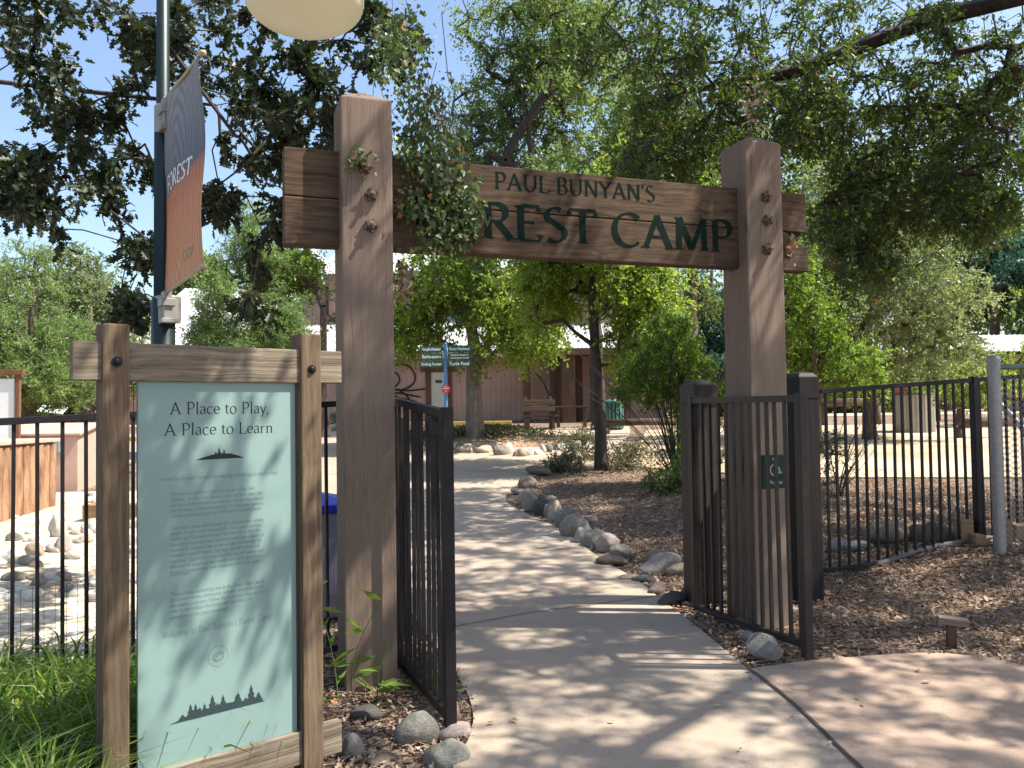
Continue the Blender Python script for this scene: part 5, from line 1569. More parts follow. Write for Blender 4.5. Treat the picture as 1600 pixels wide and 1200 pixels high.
LM_grass = leafmat('grass_blade', [(0, (.05, .09, .02)), (.5, (.13, .215, .04)), (.82, (.24, .31, .07)), (1, (.45, .40, .20))], (1.8, 2.0, .8), .4)
LM_scrub = leafmat('scrub_leaf', [(0, (.07, .07, .035)), (.5, (.14, .14, .07)), (1, (.26, .22, .13))], (1.4, 1.5, 1.0), .3)
BK_br = bark('brown_bark', (.16, .115, .085), (.045, .032, .026))
BK_gr = bark('grey_bark', (.25, .215, .185), (.09, .075, .065))
BK_dk = bark('dark_bark', (.075, .058, .048), (.025, .02, .017))

def B(px, py, Y, rx, ry, dep, wt=1.0):
    c = P(px, py, Y)
    return ((c.x, c.y, c.z), (rx / FPX * Y, dep, ry / FPX * Y), wt)
def tree(name, label, cat, px, pyb, Y, trunkpx, blobs, **kw):
    """trunkpx: (px, py) way-points of the trunk at depth Y, blobs as B(...) in world space"""
    b = P(px, pyb, Y); z = Hs(b.x, Y)
    base = Vector((b.x, Y, z - .1))
    tr_ = [(0, 0, 0)] + [tuple(P(x, y, Y) - base) for x, y in trunkpx]
    bl = [((c[0] - base.x, c[1] - base.y, c[2] - base.z), r_, w_) for c, r_, w_ in blobs]
    lim = [[tuple(Vector(P(x, y, yy)) - base) for x, y, yy in l] for l in kw.pop('limbs', [])]
    ep = kw.pop('extra_pts', None)
    if ep is not None: ep = ep - np.array(base)
    return make_tree(name, label, cat, tuple(base), tr_, bl, limbs=lim, extra_pts=ep, **kw)

# --- overhanging oaks. One stands left of the frame, one to the right; their boughs shade the gate.
def region_pts(polys, n, Y0, Y1, seed, gap=-.1, gf=1.6):
    """cluster points inside outlines seen at upper left / upper right, each at its own real depth"""
    r = np.random.default_rng(seed); out = []
    while len(out) < n:
        poly = polys[r.integers(len(polys))]
        cx, cy, rx, ry = poly[:4]
        a_, q = r.uniform(0, 2 * pi), math.sqrt(r.uniform(0, 1))
        p = P(cx + rx * q * cos(a_), cy + ry * q * sin(a_), r.uniform(Y0, Y1))
        out.append((p.x, p.y, p.z))
    return np.array(out)
left_regions = [(70, 60, 75, 75), (75, 60, 60, 60), (110, 150, 45, 60), (30, 120, 45, 50), (30, 270, 55, 60), (60, 330, 60, 40), (110, 200, 45, 40), (160, 290, 55, 45), (210, 270, 50, 50), (230, 60, 60, 60), (290, 60, 60, 60), (210, 160, 40, 40), (320, 130, 55, 50), (385, 90, 60, 70), (420, 160, 50, 60),
                (370, 230, 55, 50), (350, 300, 40, 35), (440, 240, 40, 40), (480, 120, 55, 60), (500, 60, 50, 50), (560, 90, 40, 60), (540, 190, 35, 40), (470, 200, 40, 50), (410, 380, 25, 40), (400, 470, 45, 22), (210, 470, 35, 25), (215, 385, 22, 20), (440, 330, 30, 30), (330, 20, 60, 30), (620, 60, 30, 50), (440, 20, 60, 30), (590, 20, 50, 30), (160, 20, 30, 20)]
oakL_pts = region_pts(left_regions, 430, 5.7, 7.6, 11)
kq = gapnoise(oakL_pts, 5.5, 3) > -.02
oakL_pts = oakL_pts[kq]
L0 = Vector((-7.2, 6.6, 0))
lim = [[(-7.2, 6.6, 3.6), (-6.2, 6.6, 4.9), (-4.6, 6.5, 5.5), (-2.8, 6.6, 5.3), (-1.2, 6.8, 4.9)],
       [(-6.2, 6.6, 4.9), (-4.8, 7.0, 4.5), (-3.6, 7.0, 4.35), (-2.4, 6.7, 4.1)],
       [(-4.6, 6.5, 5.5), (-3.4, 6.0, 4.9), (-2.5, 5.9, 4.3), (-2.0, 6.0, 3.6)],
       [(-4.8, 7.0, 4.5), (-4.3, 6.8, 3.9), (-3.9, 6.6, 3.3)]]
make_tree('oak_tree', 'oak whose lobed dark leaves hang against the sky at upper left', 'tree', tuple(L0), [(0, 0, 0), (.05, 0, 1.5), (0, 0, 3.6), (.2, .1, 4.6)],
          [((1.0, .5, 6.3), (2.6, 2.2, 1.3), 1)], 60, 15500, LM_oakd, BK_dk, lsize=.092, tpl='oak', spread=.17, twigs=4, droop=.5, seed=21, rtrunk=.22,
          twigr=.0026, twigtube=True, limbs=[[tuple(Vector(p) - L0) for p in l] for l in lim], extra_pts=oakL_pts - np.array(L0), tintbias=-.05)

right_regions = [(1150, 60, 190, 90, 1), (1000, 60, 110, 80, 1), (1330, 90, 190, 110, 1), (1500, 100, 130, 120, 1), (1420, 230, 130, 80, 1), (1340, 330, 60, 90, 1), (1440, 310, 100, 60, 1), (1560, 200, 60, 100, 1), (1180, 190, 80, 70, 1), (1060, 190, 80, 70, 1), (1020, 260, 60, 50, 1), (1350, 400, 35, 40, 1), (1270, 180, 50, 60, 1), (1540, 330, 50, 40, 1)]
oakR_pts = region_pts(right_regions, 1600, 8.6, 12.5, 12)
r2 = np.random.default_rng(5)
# the part of the crown over the gate and path, above the frame; it throws the dappled shade
cand = np.stack([r2.uniform(1.4, 11.0, 16000), r2.uniform(-.5, 13.6, 16000), 5.3 + 3.3 * r2.uniform(0, 1, 16000)], 1)
cand = cand[cand[:, 2] > 2.3 + .58 * cand[:, 1]]
gx = cand[:, 0] - .668 * cand[:, 2]; gy = cand[:, 1] - .1 * cand[:, 2]
keep = gapnoise(np.stack([gx, gy, gx * 0], 1), 3.2, 33) > np.where(gy > 5.6, -.5, -.26)
keep &= gapnoise(np.stack([gx, gy * 1.3, cand[:, 2] * .3], 1), 9.0, 34) > np.where(gy > 5.8, np.where(gx > .8, -.16, -.05), np.where(gy < 4.7, .06, -.03))
cand = cand[keep & (gx > -2.9) & (gx < 6)][:2300]
# unseen bough added above the frame to stripe the posts and sign with shade
shade_bough = np.stack([r2.uniform(.2, 4.8, 3000), r2.uniform(2.8, 6.1, 3000), r2.uniform(0, .75, 3000)], 1)
shade_bough[:, 2] += 2.2 + .56 * shade_bough[:, 1]
pu = np.stack([shade_bough[:, 0] - .67 * shade_bough[:, 2], shade_bough[:, 1], shade_bough[:, 2] * .2], 1)
shade_bough = shade_bough[(gapnoise(pu, 6.5, 55) > .12) & ((pu[:, 1] > 4.5) | (pu[:, 0] < -.7))][:230]
cand = np.concatenate([cand, shade_bough])
R0 = Vector((7.6, 5.6, .2))
lim = [[(7.6, 5.6, 4.0), (7.0, 6.6, 5.2), (6.2, 8.2, 5.9), (5.0, 9.6, 6.1), (3.6, 10.2, 5.75), (2.3, 10.4, 5.6)],
       [(6.2, 8.2, 5.9), (6.3, 9.8, 5.6), (6.0, 11.0, 5.1), (5.6, 11.4, 4.4)],
       [(7.6, 5.6, 4.4), (6.2, 5.0, 6.3), (4.8, 4.6, 7.2), (3.2, 4.4, 7.6), (1.9, 4.0, 7.7)],
       [(6.2, 5.0, 6.3), (5.4, 3.4, 7.2), (4.6, 1.8, 7.6)], [(6.2, 5.0, 6.3), (4.6, 4.9, 5.7), (2.6, 4.7, 5.3), (1.0, 4.2, 5.0)], [(4.8, 4.6, 7.2), (4.0, 6.0, 7.4), (3.0, 7.4, 7.7)],  # the lower limb here carries the added, unseen bough
       [(7.6, 5.6, 5.0), (8.6, 7.0, 7.0), (8.4, 9.2, 7.8), (7.4, 11, 8.0)], [(7.6, 5.6, 5.0), (8.4, 4.0, 7), (8.6, 2.2, 7.6)]]
make_tree('oak_tree', 'big spreading oak whose boughs fill the upper right and shade the gate', 'tree', tuple(R0), [(0, 0, 0), (.05, 0, 2), (0, 0, 4.0), (.1, 0, 5.2)],
          [((.8, 1.5, 8.0), (3.0, 4.0, .9), 1)], 80, 175000, LM_oak, BK_dk, lsize=.082, tpl='oaklow', spread=.25, twigs=5, droop=.5, seed=22, rtrunk=.30,
          twigr=.0046, twigtube=True, limbs=[[tuple(Vector(p) - R0) for p in l] for l in lim], extra_pts=np.concatenate([oakR_pts, cand]) - np.array(R0), tintbias=.02)

# --- trees inside the camp
tree('leafy_tree', 'bright green tree with a thick grey trunk on the planted island beside the signpost', 'tree', 742, 672, 20.2, [(741, 600), (739, 540), (735, 480), (738, 420), (742, 360)],
     [B(700, 440, 20.2, 90, 50, 2.0), B(790, 470, 20.0, 80, 50, 1.8), B(740, 350, 20.2, 100, 60, 2.2), B(650, 470, 20.2, 50, 50, 1.6), B(680, 520, 20, 40, 22, .8, .6), B(820, 520, 19.8, 60, 40, 1.4), B(640, 520, 20, 40, 45, 1.2), B(760, 545, 19.6, 50, 25, 1.0, .6)],
     ncl=520, leafs=54000, lmat=LM_bright, bmat=BK_gr, lsize=.105, tpl='dia', spread=.5, twigs=6, droop=.45, seed=31, rtrunk=.20, gap=-.2, gf=1.5, twigr=.011,
     limbs=[[(735, 500, 20.2), (705, 470, 20.0), (680, 455, 19.8)], [(738, 470, 20.2), (775, 440, 20.3), (800, 430, 20.4)]])
tree('leafy_tree', 'slim-trunked bright green tree at the head of the mulch bed, right of the path', 'tree', 941, 733, 15.2, [(935, 640), (928, 540), (925, 460), (930, 400), (935, 330)],
     [B(930, 440, 15.2, 110, 50, 1.9), B(1000, 470, 15.0, 70, 55, 1.5), B(880, 480, 15.2, 60, 45, 1.4), B(900, 360, 15.3, 90, 60, 1.8), B(1020, 420, 15.4, 60, 60, 1.6), B(990, 300, 15.3, 90, 70, 2.0), B(960, 550, 14.8, 60, 30, .9, .6), B(850, 420, 15, 40, 45, 1), B(865, 520, 15, 50, 40, 1, .8), B(1010, 540, 15, 50, 40, 1.2, .8)],
     ncl=680, leafs=68000, lmat=LM_bright, bmat=BK_dk, lsize=.085, tpl='dia', spread=.42, twigs=6, droop=.4, seed=32, rtrunk=.105, gap=-.15, gf=1.8, twigr=.008, tintbias=.05,
     limbs=[[(928, 540, 15.2), (900, 520, 15.0), (880, 500, 14.9)], [(926, 500, 15.2), (960, 470, 15.2), (990, 440, 15.2)]])
tree('tall_open_tree', 'tall airy pale-leaved tree rising above the middle of the beam against the sky', 'tree', 936, 640, 27, [(932, 560), (928, 450), (880, 340), (830, 240), (815, 130)],
     [B(720, 120, 27, 140, 100, 3.2), B(850, 60, 27, 140, 90, 3.2), B(640, 60, 27, 90, 80, 2.8), B(820, 200, 27, 150, 80, 3), B(700, 260, 27, 120, 60, 2.8), B(900, 170, 27, 90, 90, 3), B(760, -20, 27, 160, 60, 3)],
     ncl=640, leafs=66000, lmat=LM_mid, bmat=BK_dk, lsize=.13, tpl='dia', spread=.75, twigs=6, droop=.15, seed=33, rtrunk=.22, gap=.02, gf=.9, twigr=.016, tintbias=.12,
     limbs=[[(850, 290, 27), (750, 230, 27), (700, 120, 26.5), (690, 20, 26.5)], [(790, 240, 27), (850, 150, 27), (880, 40, 27)], [(860, 310, 27), (700, 290, 27.5), (640, 160, 28)]])
tree('leafy_tree', 'broad mid-green tree behind the right half of the beam', 'tree', 1075, 645, 22, [(1078, 560), (1080, 470), (1085, 380), (1080, 280)],
     [B(1060, 330, 22, 110, 90, 2.6), B(980, 250, 22, 100, 70, 2.4), B(1110, 240, 22, 90, 80, 2.4), B(1030, 180, 22, 110, 70, 2.4), B(1080, 450, 22.2, 70, 60, 1.8), B(870, 300, 22, 60, 60, 2)],
     ncl=520, leafs=60000, lmat=LM_mid, bmat=BK_br, lsize=.11, tpl='dia', spread=.6, twigs=6, droop=.35, seed=34, rtrunk=.22, gap=-.12, gf=1.2, twigr=.013, tintbias=.05)
tree('willowy_tree', 'wide fine-leaved tree with a slim dark trunk rising from the play area at right', 'tree', 1360, 660, 21, [(1358, 600), (1352, 520), (1356, 440), (1360, 360), (1350, 280)],
     [B(1330, 470, 21, 100, 80, 2.4), B(1440, 480, 21.3, 80, 70, 2.2), B(1470, 550, 21, 60, 55, 1.8), B(1290, 380, 21, 70, 80, 2.2), B(1400, 380, 21, 90, 70, 2.4), B(1330, 280, 21.2, 90, 60, 2.2), B(1260, 520, 20.6, 50, 70, 1.6), B(1380, 560, 20.5, 80, 45, 1.6), B(1490, 600, 20.8, 50, 28, 1.2, .6), B(1300, 600, 20.5, 70, 20, 1.2, .7)],
     ncl=620, leafs=64000, lmat=LM_grey, bmat=BK_br, lsize=.105, tpl='dia', spread=.55, twigs=6, droop=.55, seed=35, rtrunk=.15, gap=-.15, gf=1.2, twigr=.010, tintbias=.08)
tree('leafy_tree', 'dark green bushy tree between the right gatepost and the slim dark trunk', 'tree', 1278, 640, 17.5, [(1276, 600), (1272, 550), (1275, 500)],
     [B(1270, 520, 17.5, 50, 60, 1.3), B(1320, 570, 17.5, 60, 35, 1.2), B(1250, 580, 17.5, 40, 40, 1.1), B(1240, 440, 17.6, 40, 60, 1.2)],
     ncl=190, leafs=18000, lmat=LM_bright, bmat=BK_br, lsize=.09, tpl='dia', spread=.4, twigs=6, droop=.4, seed=36, rtrunk=.08, gap=-.15, gf=1.5, twigr=.009, tintbias=-.18)
tree('leafy_tree', 'yellow-green young tree low behind the iron fence at right', 'tree', 1500, 640, 26, [(1500, 600), (1502, 560)],
     [B(1510, 590, 26, 60, 30, 1.6), B(1560, 570, 26.5, 50, 35, 1.6)], ncl=90, leafs=9000, lmat=LM_bright, bmat=BK_br, lsize=.12, tpl='dia', spread=.5, twigs=6, seed=37, rtrunk=.10, twigr=.012, tintbias=.15)
tree('pine_tree', 'blue-green pine seen between the two right-hand trees below the beam', 'tree', 1112, 640, 33, [(1112, 560), (1112, 470), (1112, 400)],
     [B(1112, 560, 33, 60, 45, 1.8), B(1112, 490, 33, 48, 45, 1.5), B(1112, 430, 33, 34, 40, 1.2)], ncl=200, leafs=16000, lmat=LM_pine, bmat=BK_br, lsize=.26, tpl='thin', spread=.5, twigs=5, seed=38, rtrunk=.2, gap=-.2, twigr=.014)
tree('pine_tree', 'tall dark blue-green conifer at the far right behind the pavilion', 'tree', 1555, 620, 46, [(1555, 500), (1555, 400), (1550, 330)],
     [B(1550, 470, 46, 70, 60, 3), B(1545, 400, 46, 55, 60, 2.6), B(1600, 430, 47, 60, 90, 3), B(1500, 480, 47, 40, 60, 2.4)], ncl=330, leafs=26000, lmat=LM_pine, bmat=BK_br, lsize=.34, tpl='thin', spread=.8, twigs=5, seed=39, rtrunk=.3, gap=-.12, gf=.8, twigr=.02)
# left side
tree('juniper_tree', 'feathery pale green juniper at the far left edge', 'tree', 45, 655, 22, [(46, 560), (50, 480), (55, 400)],
     [B(45, 600, 22, 85, 45, 2.0), B(50, 530, 22, 75, 50, 1.8), B(52, 465, 22, 58, 45, 1.4), B(55, 410, 22, 34, 34, .9), B(-20, 560, 22, 50, 70, 2), B(110, 600, 22, 40, 40, 1.2)],
     ncl=520, leafs=56000, lmat=LM_jun, bmat=BK_br, lsize=.12, tpl='thin', spread=.40, twigs=6, droop=-.25, seed=41, rtrunk=.14, gap=-.25, gf=1.6, twigr=.010, shell=.5)
tree('leafy_tree', 'grey-green round-headed tree behind the left juniper', 'tree', 140, 640, 34, [(140, 540), (140, 470)],
     [B(130, 440, 34, 60, 45, 2.4), B(170, 500, 34, 60, 55, 2.4), B(100, 500, 34, 60, 60, 2.4), B(180, 570, 34, 50, 50, 2)], ncl=260, leafs=26000, lmat=LM_grey, bmat=BK_br, lsize=.17, tpl='dia', spread=.7, twigs=6, seed=42, rtrunk=.2, gap=-.1, gf=.9, twigr=.016)
tree('cedar_tree', 'tall feathery green cedar between the lamp pole and the left gatepost', 'tree', 398, 655, 19.5, [(398, 560), (396, 470), (395, 400), (396, 340)],
     [B(395, 560, 19.5, 85, 60, 1.6), B(390, 480, 19.5, 80, 50, 1.5), B(394, 410, 19.5, 58, 45, 1.1), B(396, 355, 19.5, 32, 40, .7), B(330, 530, 19.6, 40, 45, 1), B(450, 520, 19.5, 30, 50, .9)],
     ncl=560, leafs=60000, lmat=LM_jun, bmat=BK_br, lsize=.10, tpl='thin', spread=.34, twigs=6, droop=-.3, seed=43, rtrunk=.13, gap=-.2, gf=1.7, twigr=.009, shell=.5, tintbias=-.06)
tree('leafy_tree', 'green tree filling the gap behind the left gatepost', 'tree', 505, 640, 25, [(505, 560), (505, 480)],
     [B(470, 420, 25, 50, 45, 1.8), B(430, 440, 25.5, 45, 40, 1.6), B(560, 460, 25, 60, 60, 1.8), B(560, 340, 25, 60, 90, 2), B(640, 330, 25, 60, 70, 2)], ncl=240, leafs=24000, lmat=LM_bright, bmat=BK_br, lsize=.12, tpl='dia', spread=.5, twigs=6, seed=44, rtrunk=.16, gap=-.02, twigr=.012, tintbias=-.05)
# backdrop trees, each its own
bk = [(-60, 500, 52, 120, 110, 'LM_grey', 'hazy far tree at the extreme left of the skyline'), (210, 500, 60, 60, 60, 'LM_grey', 'far tree showing left of the lamp pole'), (290, 440, 62, 70, 55, 'LM_jun', 'far tree between lamp pole and cedar'),
      (620, 470, 48, 70, 80, 'LM_mid', 'background tree behind the barn roof at its left'), (900, 420, 50, 110, 100, 'LM_mid', 'background tree rising behind the barn roof at its right'), (1010, 540, 40, 80, 80, 'LM_mid', 'shady background tree right of the barn'),
      (1180, 500, 44, 80, 110, 'LM_mid', 'background tree just left of the right gatepost'), (1240, 300, 48, 90, 120, 'LM_mid', 'tall background tree behind the right gatepost'), (1400, 320, 50, 120, 90, 'LM_grey', 'far tree above the willowy tree'),
      (1480, 420, 52, 90, 80, 'LM_grey', 'far grey-green tree left of the dark conifer'), (1640, 520, 44, 80, 90, 'LM_mid', 'background tree beyond the right picture edge'), (1330, 560, 42, 100, 70, 'LM_mid', 'shady background tree behind the play area'), (1150, 590, 36, 70, 45, 'LM_mid', 'low background tree between the gate posts and the shrub')]
for i, (px, py, Y, rx, ry, lm, lab) in enumerate(bk):
    tree('background_tree', lab, 'tree', px, 640, Y, [(px, py + ry * .6), (px, py)], [B(px, py, Y, rx, ry, rx / FPX * Y * .8), B(px + rx * .4, py + ry * .5, Y, rx * .7, ry * .7, 2.5), B(px - rx * .4, py + ry * .45, Y, rx * .7, ry * .7, 2.5), B(px, py + ry * .9, Y, rx * .8, ry * .5, 2)],
         ncl=230, leafs=17000, lmat=globals()[lm], bmat=BK_br, lsize=.0052 * Y, tpl='wide', spread=.02 * Y, twigs=6, seed=60 + i, rtrunk=.22, gap=-.15, gf=.6, twigr=.016, group='background trees')
# wood behind everything
r3 = np.random.default_rng(9)
n_ = 60000
th = r3.uniform(-.95, .95, n_); Yd = r3.uniform(66, 90, n_)
X_ = th * Yd; hmax = 5.5 + 3.0 * np.sin(X_ * .13) + 2.2 * np.sin(X_ * .31 + 1)
Z_ = H(X_, Yd) + r3.uniform(0, 1, n_) ** .7 * hmax
o = leaf_mesh('distant_wood', np.stack([X_, Yd, Z_], 1), r3.normal(size=(n_, 3)), norm(r3.normal(size=(n_, 3)) + np.array([0, -.3, .5])), r3.uniform(.7, 1.3, n_), 'wide', np.clip(r3.normal(.5, .2, n_), 0, 1), LM_mid)
tag(o, 'line of distant woodland closing the view', 'woodland', kind='stuff')

# --- shrubs
def shrub(name, label, px, py, Y, blobs, nst=26, ht=1.6, sp=1.0, seed=1, lmat=LM_mid, leafs=8000, lsize=.06, ncl=140, stemr=.012, bmat=BK_dk, tint=0, twigtube=True):
    b = P(px, py, Y); base = Vector((b.x, Y, Hs(b.x, Y) - .03))
    r = np.random.default_rng(seed)
    root_l = []
    for k in range(nst):
        a_ = r.uniform(0, 2 * pi); l = ht * r.uniform(.6, 1.1); s_ = r.uniform(.25, 1) * sp
        p1 = (cos(a_) * s_ * .3, sin(a_) * s_ * .3, l * .35); p2 = (cos(a_ + .15) * s_ * .75, sin(a_ + .15) * s_ * .6, l * .7); p3 = (cos(a_ + .3) * s_ * 1.15, sin(a_ + .3) * s_ * .9, l * .95)
        root_l.append([(0.02 * cos(a_), .02 * sin(a_), .03), p1, p2, p3])
    bl = [((c[0] - base.x, c[1] - base.y, c[2] - base.z), r_, w_) for c, r_, w_ in blobs]
    return make_tree(name, label, 'shrub', tuple(base), [(0, 0, 0), (0, 0, .12)], bl, ncl, leafs, lmat, bmat, lsize=lsize, tpl='dia', spread=.22, twigs=5, droop=.1, seed=seed, rtrunk=stemr * 2, twigr=.004,
                     twigtube=twigtube, limbs=root_l, tintbias=tint, gap=-.1, crown='foliage')
shrub('twiggy_shrub', 'large shrub with bare dark arching stems left of the brown timber post', 1058, 745, 12.6,
      [B(1060, 560, 12.6, 55, 50, .9), B(1010, 600, 12.6, 50, 40, .9), B(1090, 620, 12.4, 50, 50, .9), B(1040, 520, 12.8, 40, 35, .8), B(1075, 700, 12.2, 40, 40, .6, .5)], 80, 2.2, 1.9, 71, LM_bright, 15000, .065, 210, .011, tint=-.2)
shrub('low_bush', 'low scrubby bush beside the path at the foot of the slim-trunked tree', 884, 737, 15.0, [B(884, 722, 15, 30, 15, .5), B(860, 732, 15, 18, 8, .3)], 12, .5, .4, 72, LM_scrub, 2600, .045, 60, .006)
shrub('low_bush', 'loose grey-green bush between island stones and slim trunk', 912, 700, 17.5, [B(905, 690, 17.5, 36, 18, .7), B(925, 712, 17, 24, 14, .5)], 14, .7, .6, 73, LM_scrub, 3200, .05, 70, .006)
shrub('low_bush', 'straggly dry bush right of the slim trunk', 975, 728, 15.4, [B(985, 710, 15.4, 40, 22, .7), B(965, 725, 15, 20, 12, .4)], 16, .7, .7, 74, LM_scrub, 2600, .045, 70, .006)
shrub('bare_sapling', 'thin almost leafless sapling behind the left end of the right iron fence', 1310, 800, 9.2, [B(1315, 740, 9.2, 34, 36, .4), B(1300, 700, 9.2, 20, 30, .3)], 12, .9, .5, 75, LM_mid, 260, .04, 40, .005)
shrub('low_bush', 'dark ground bush at the base of the brown timber post', 1064, 765, 11.5, [B(1050, 750, 11.5, 42, 22, .5)], 12, .5, .5, 76, LM_mid, 2600, .05, 60, .006, tint=-.2)
shrub('low_bush', 'green bush at the back of the court beside the yellow kerb', 590, 662, 28.5, [B(540, 655, 28.5, 28, 14, .6), B(590, 655, 28.5, 40, 12, .8)], 14, .8, .8, 77, LM_mid, 3000, .09, 60, .008)
# ground cover on the island
n_ = 15000
xs_ = rng.normal(-1.0, 1.3, n_); ys_ = rng.normal(20.7, .55, n_)
kk = (gapnoise(np.stack([xs_, ys_, ys_ * 0], 1), 2.5, 4) > -.15) & (np.abs(xs_ + .9) < 2.5) & (ys_ > 19.75) & (ys_ < 22.3); xs_, ys_ = xs_[kk], ys_[kk]
n_ = len(xs_)
o = leaf_mesh('ground_cover', np.stack([xs_, ys_, H(xs_, ys_) + .02 + rng.uniform(0, .26, n_) ** 1.2], 1), norm(rng.normal(size=(n_, 3)) + np.array([0, 0, .6])), norm(rng.normal(size=(n_, 3))), rng.uniform(.04, .09, n_), 'dia', np.clip(rng.normal(.45, .22, n_), 0, 1), LM_scrub)
tag(o, 'low scrubby ground cover on the island mound', 'ground cover', kind='stuff')

# --- ivy on the beam
def onbeam(px, py, off=-.02):
    s, z = zt(px, py, BR + off)
    return Vector((GO[0] + cos(AG) * s - sin(AG) * (BR + off), GO[1] + sin(AG) * s + cos(AG) * (BR + off), z + gz))
iv = thing('ivy_vine', onbeam(665, 395), 'tangle of ivy draped over the beam, hiding the first letters of FOREST', 'climbing plant')
r = np.random.default_rng(77)
ib = np.array(iv.location)
ctr = []
for cx, cy, rx, ry, n in ((648, 250, 24, 24, 14), (688, 280, 28, 24, 20), (665, 322, 22, 24, 14), (722, 318, 20, 24, 24), (712, 362, 24, 22, 20), (640, 312, 14, 34, 8), (680, 372, 26, 16, 9), (735, 345, 10, 18, 8), (640, 200, 26, 34, 20), (676, 190, 30, 40, 24), (650, 120, 34, 45, 22), (700, 235, 26, 22, 12), (610, 90, 25, 45, 18), (630, 40, 35, 30, 16)):
    for _ in range(n):
        a_ = r.uniform(0, 6.28); q = math.sqrt(r.uniform(0, 1))
        px, py = cx + rx * q * cos(a_), cy + ry * q * sin(a_)
        if py > 395: continue
        on_ = py > 250
        p = onbeam(px, py, -.02 - r.uniform(0, .09) if on_ else .15 + r.uniform(-.25, .25))
        ctr.append(tuple(p))
ctr = np.array(ctr)
m_ = 12
pos = np.repeat(ctr, m_, 0) + r.normal(size=(len(ctr) * m_, 3)) * np.array([.045, .03, .05])
# keep leaves in front of the plank or above it
cs, sn = cos(AG), sin(AG)
loc = (pos[:, 0] - GO[0]) * -sn + (pos[:, 1] - GO[1]) * cs
inside = (loc > BR - .012) & (pos[:, 2] < ztp + gz + .02)
sh_ = np.where(inside, loc - (BR - .02), 0)
pos[:, 0] += sh_ * sn; pos[:, 1] -= sh_ * cs
nrm_ = norm(np.array([sn, -cs, .45]) + r.normal(size=pos.shape) * .55)
leaf_mesh('leaves', pos - ib, norm(np.array([0, 0, -1.]) + r.normal(size=pos.shape) * .6), nrm_, r.uniform(.014, .042, len(pos)), 'ivy', np.clip(r.normal(.5, .25, len(pos)), 0, 1), LM_ivy, iv)
sgA = []; sgB = []
def vine(pts):
    for a_, b2 in zip(pts[:-1], pts[1:]): sgA.append(a_); sgB.append(b2)
for k in range(16):
    x = r.uniform(635, 725); p = []
    for y in np.linspace(r.uniform(90, 235), r.uniform(330, 392), 9):
        x += r.normal() * 13; p.append(np.array(onbeam(x, y, -.03 if y > 240 else .03 - .003 * (240 - y) * .1)) - ib)
    vine(p)
for k in range(5):
    # stems that climb from the beam into the oak bough above
    q0 = np.array([-1.2 + .12 * k, 6.7 - .2 * k, 4.85]); q1 = np.array(onbeam(640 + 12 * k, 245, .03)); pts_ = []
    for t in np.linspace(0, 1, 12):
        pts_.append(q0 * (1 - t) + q1 * t + np.array([.05 * sin(9 * t + k), .04 * cos(7 * t + k), -.25 * sin(pi * t)]) - ib)
    vine(pts_)
seg_mesh('stems', sgA, sgB, np.full(len(sgA), .0026), np.full(len(sgA), .0022), BK_br, iv, 5)
def tuft(name, label, c, n, rad_, sz0, sz1, mat, seed, tpl='ivy', stem=None, bias=0.0):
    r = np.random.default_rng(seed); c = np.array(c)
    t = thing(name, tuple(c), label, 'plant')
    q = r.normal(size=(n, 3)) * np.array(rad_)
    leaf_mesh('leaves', q, norm(r.normal(size=(n, 3)) + np.array([0, 0, -.5])), norm(r.normal(size=(n, 3)) + np.array([.2, -.6, .3])), r.uniform(sz0, sz1, n), tpl, np.clip(r.normal(.55 + bias, .25, n), 0, 1), mat, t)
    A_ = []; B_ = []
    for k in range(max(4, n // 10)):
        e = q[r.integers(n)]; A_.append(np.array(stem) - c if stem is not None else np.zeros(3)); B_.append(e)
    seg_mesh('stem', A_, B_, np.full(len(A_), .003), np.full(len(A_), .002), BK_br, t, 4)
    return t
def onpost(s, px, py, off=0.0):
    s_, z = zt(px, py, off); return (GO[0] + cs * s_ - sn * off, GO[1] + sn * s_ + cs * off, z + gz)
tuft('ivy_sprig', 'small sprig of ivy with dry leaves clinging to the front of the left gatepost', onpost(0, 562, 248, -.03), 46, (.045, .012, .05), .022, .045, LM_ivy, 5, bias=.12)
tuft('ivy_sprig', 'dry twig with reddish leaves sprouting above the right gatepost', onpost(0, 1176, 165, .12), 34, (.05, .04, .10), .025, .045, LM_dry, 6, stem=onpost(0, 1170, 215, .12))
tuft('dry_leaf_clump', 'nest-like clump of dead leaves stuck under the beam at the left gatepost', onpost(0, 634, 440, .15), 90, (.03, .04, .06), .025, .05, LM_dry, 7, stem=onpost(0, 622, 405, .15))
tuft('ivy_sprig', 'little dry sprig caught between right gatepost and beam end', onpost(0, 1234, 385, .08), 22, (.02, .012, .05), .02, .035, LM_dry, 8, bias=.3)

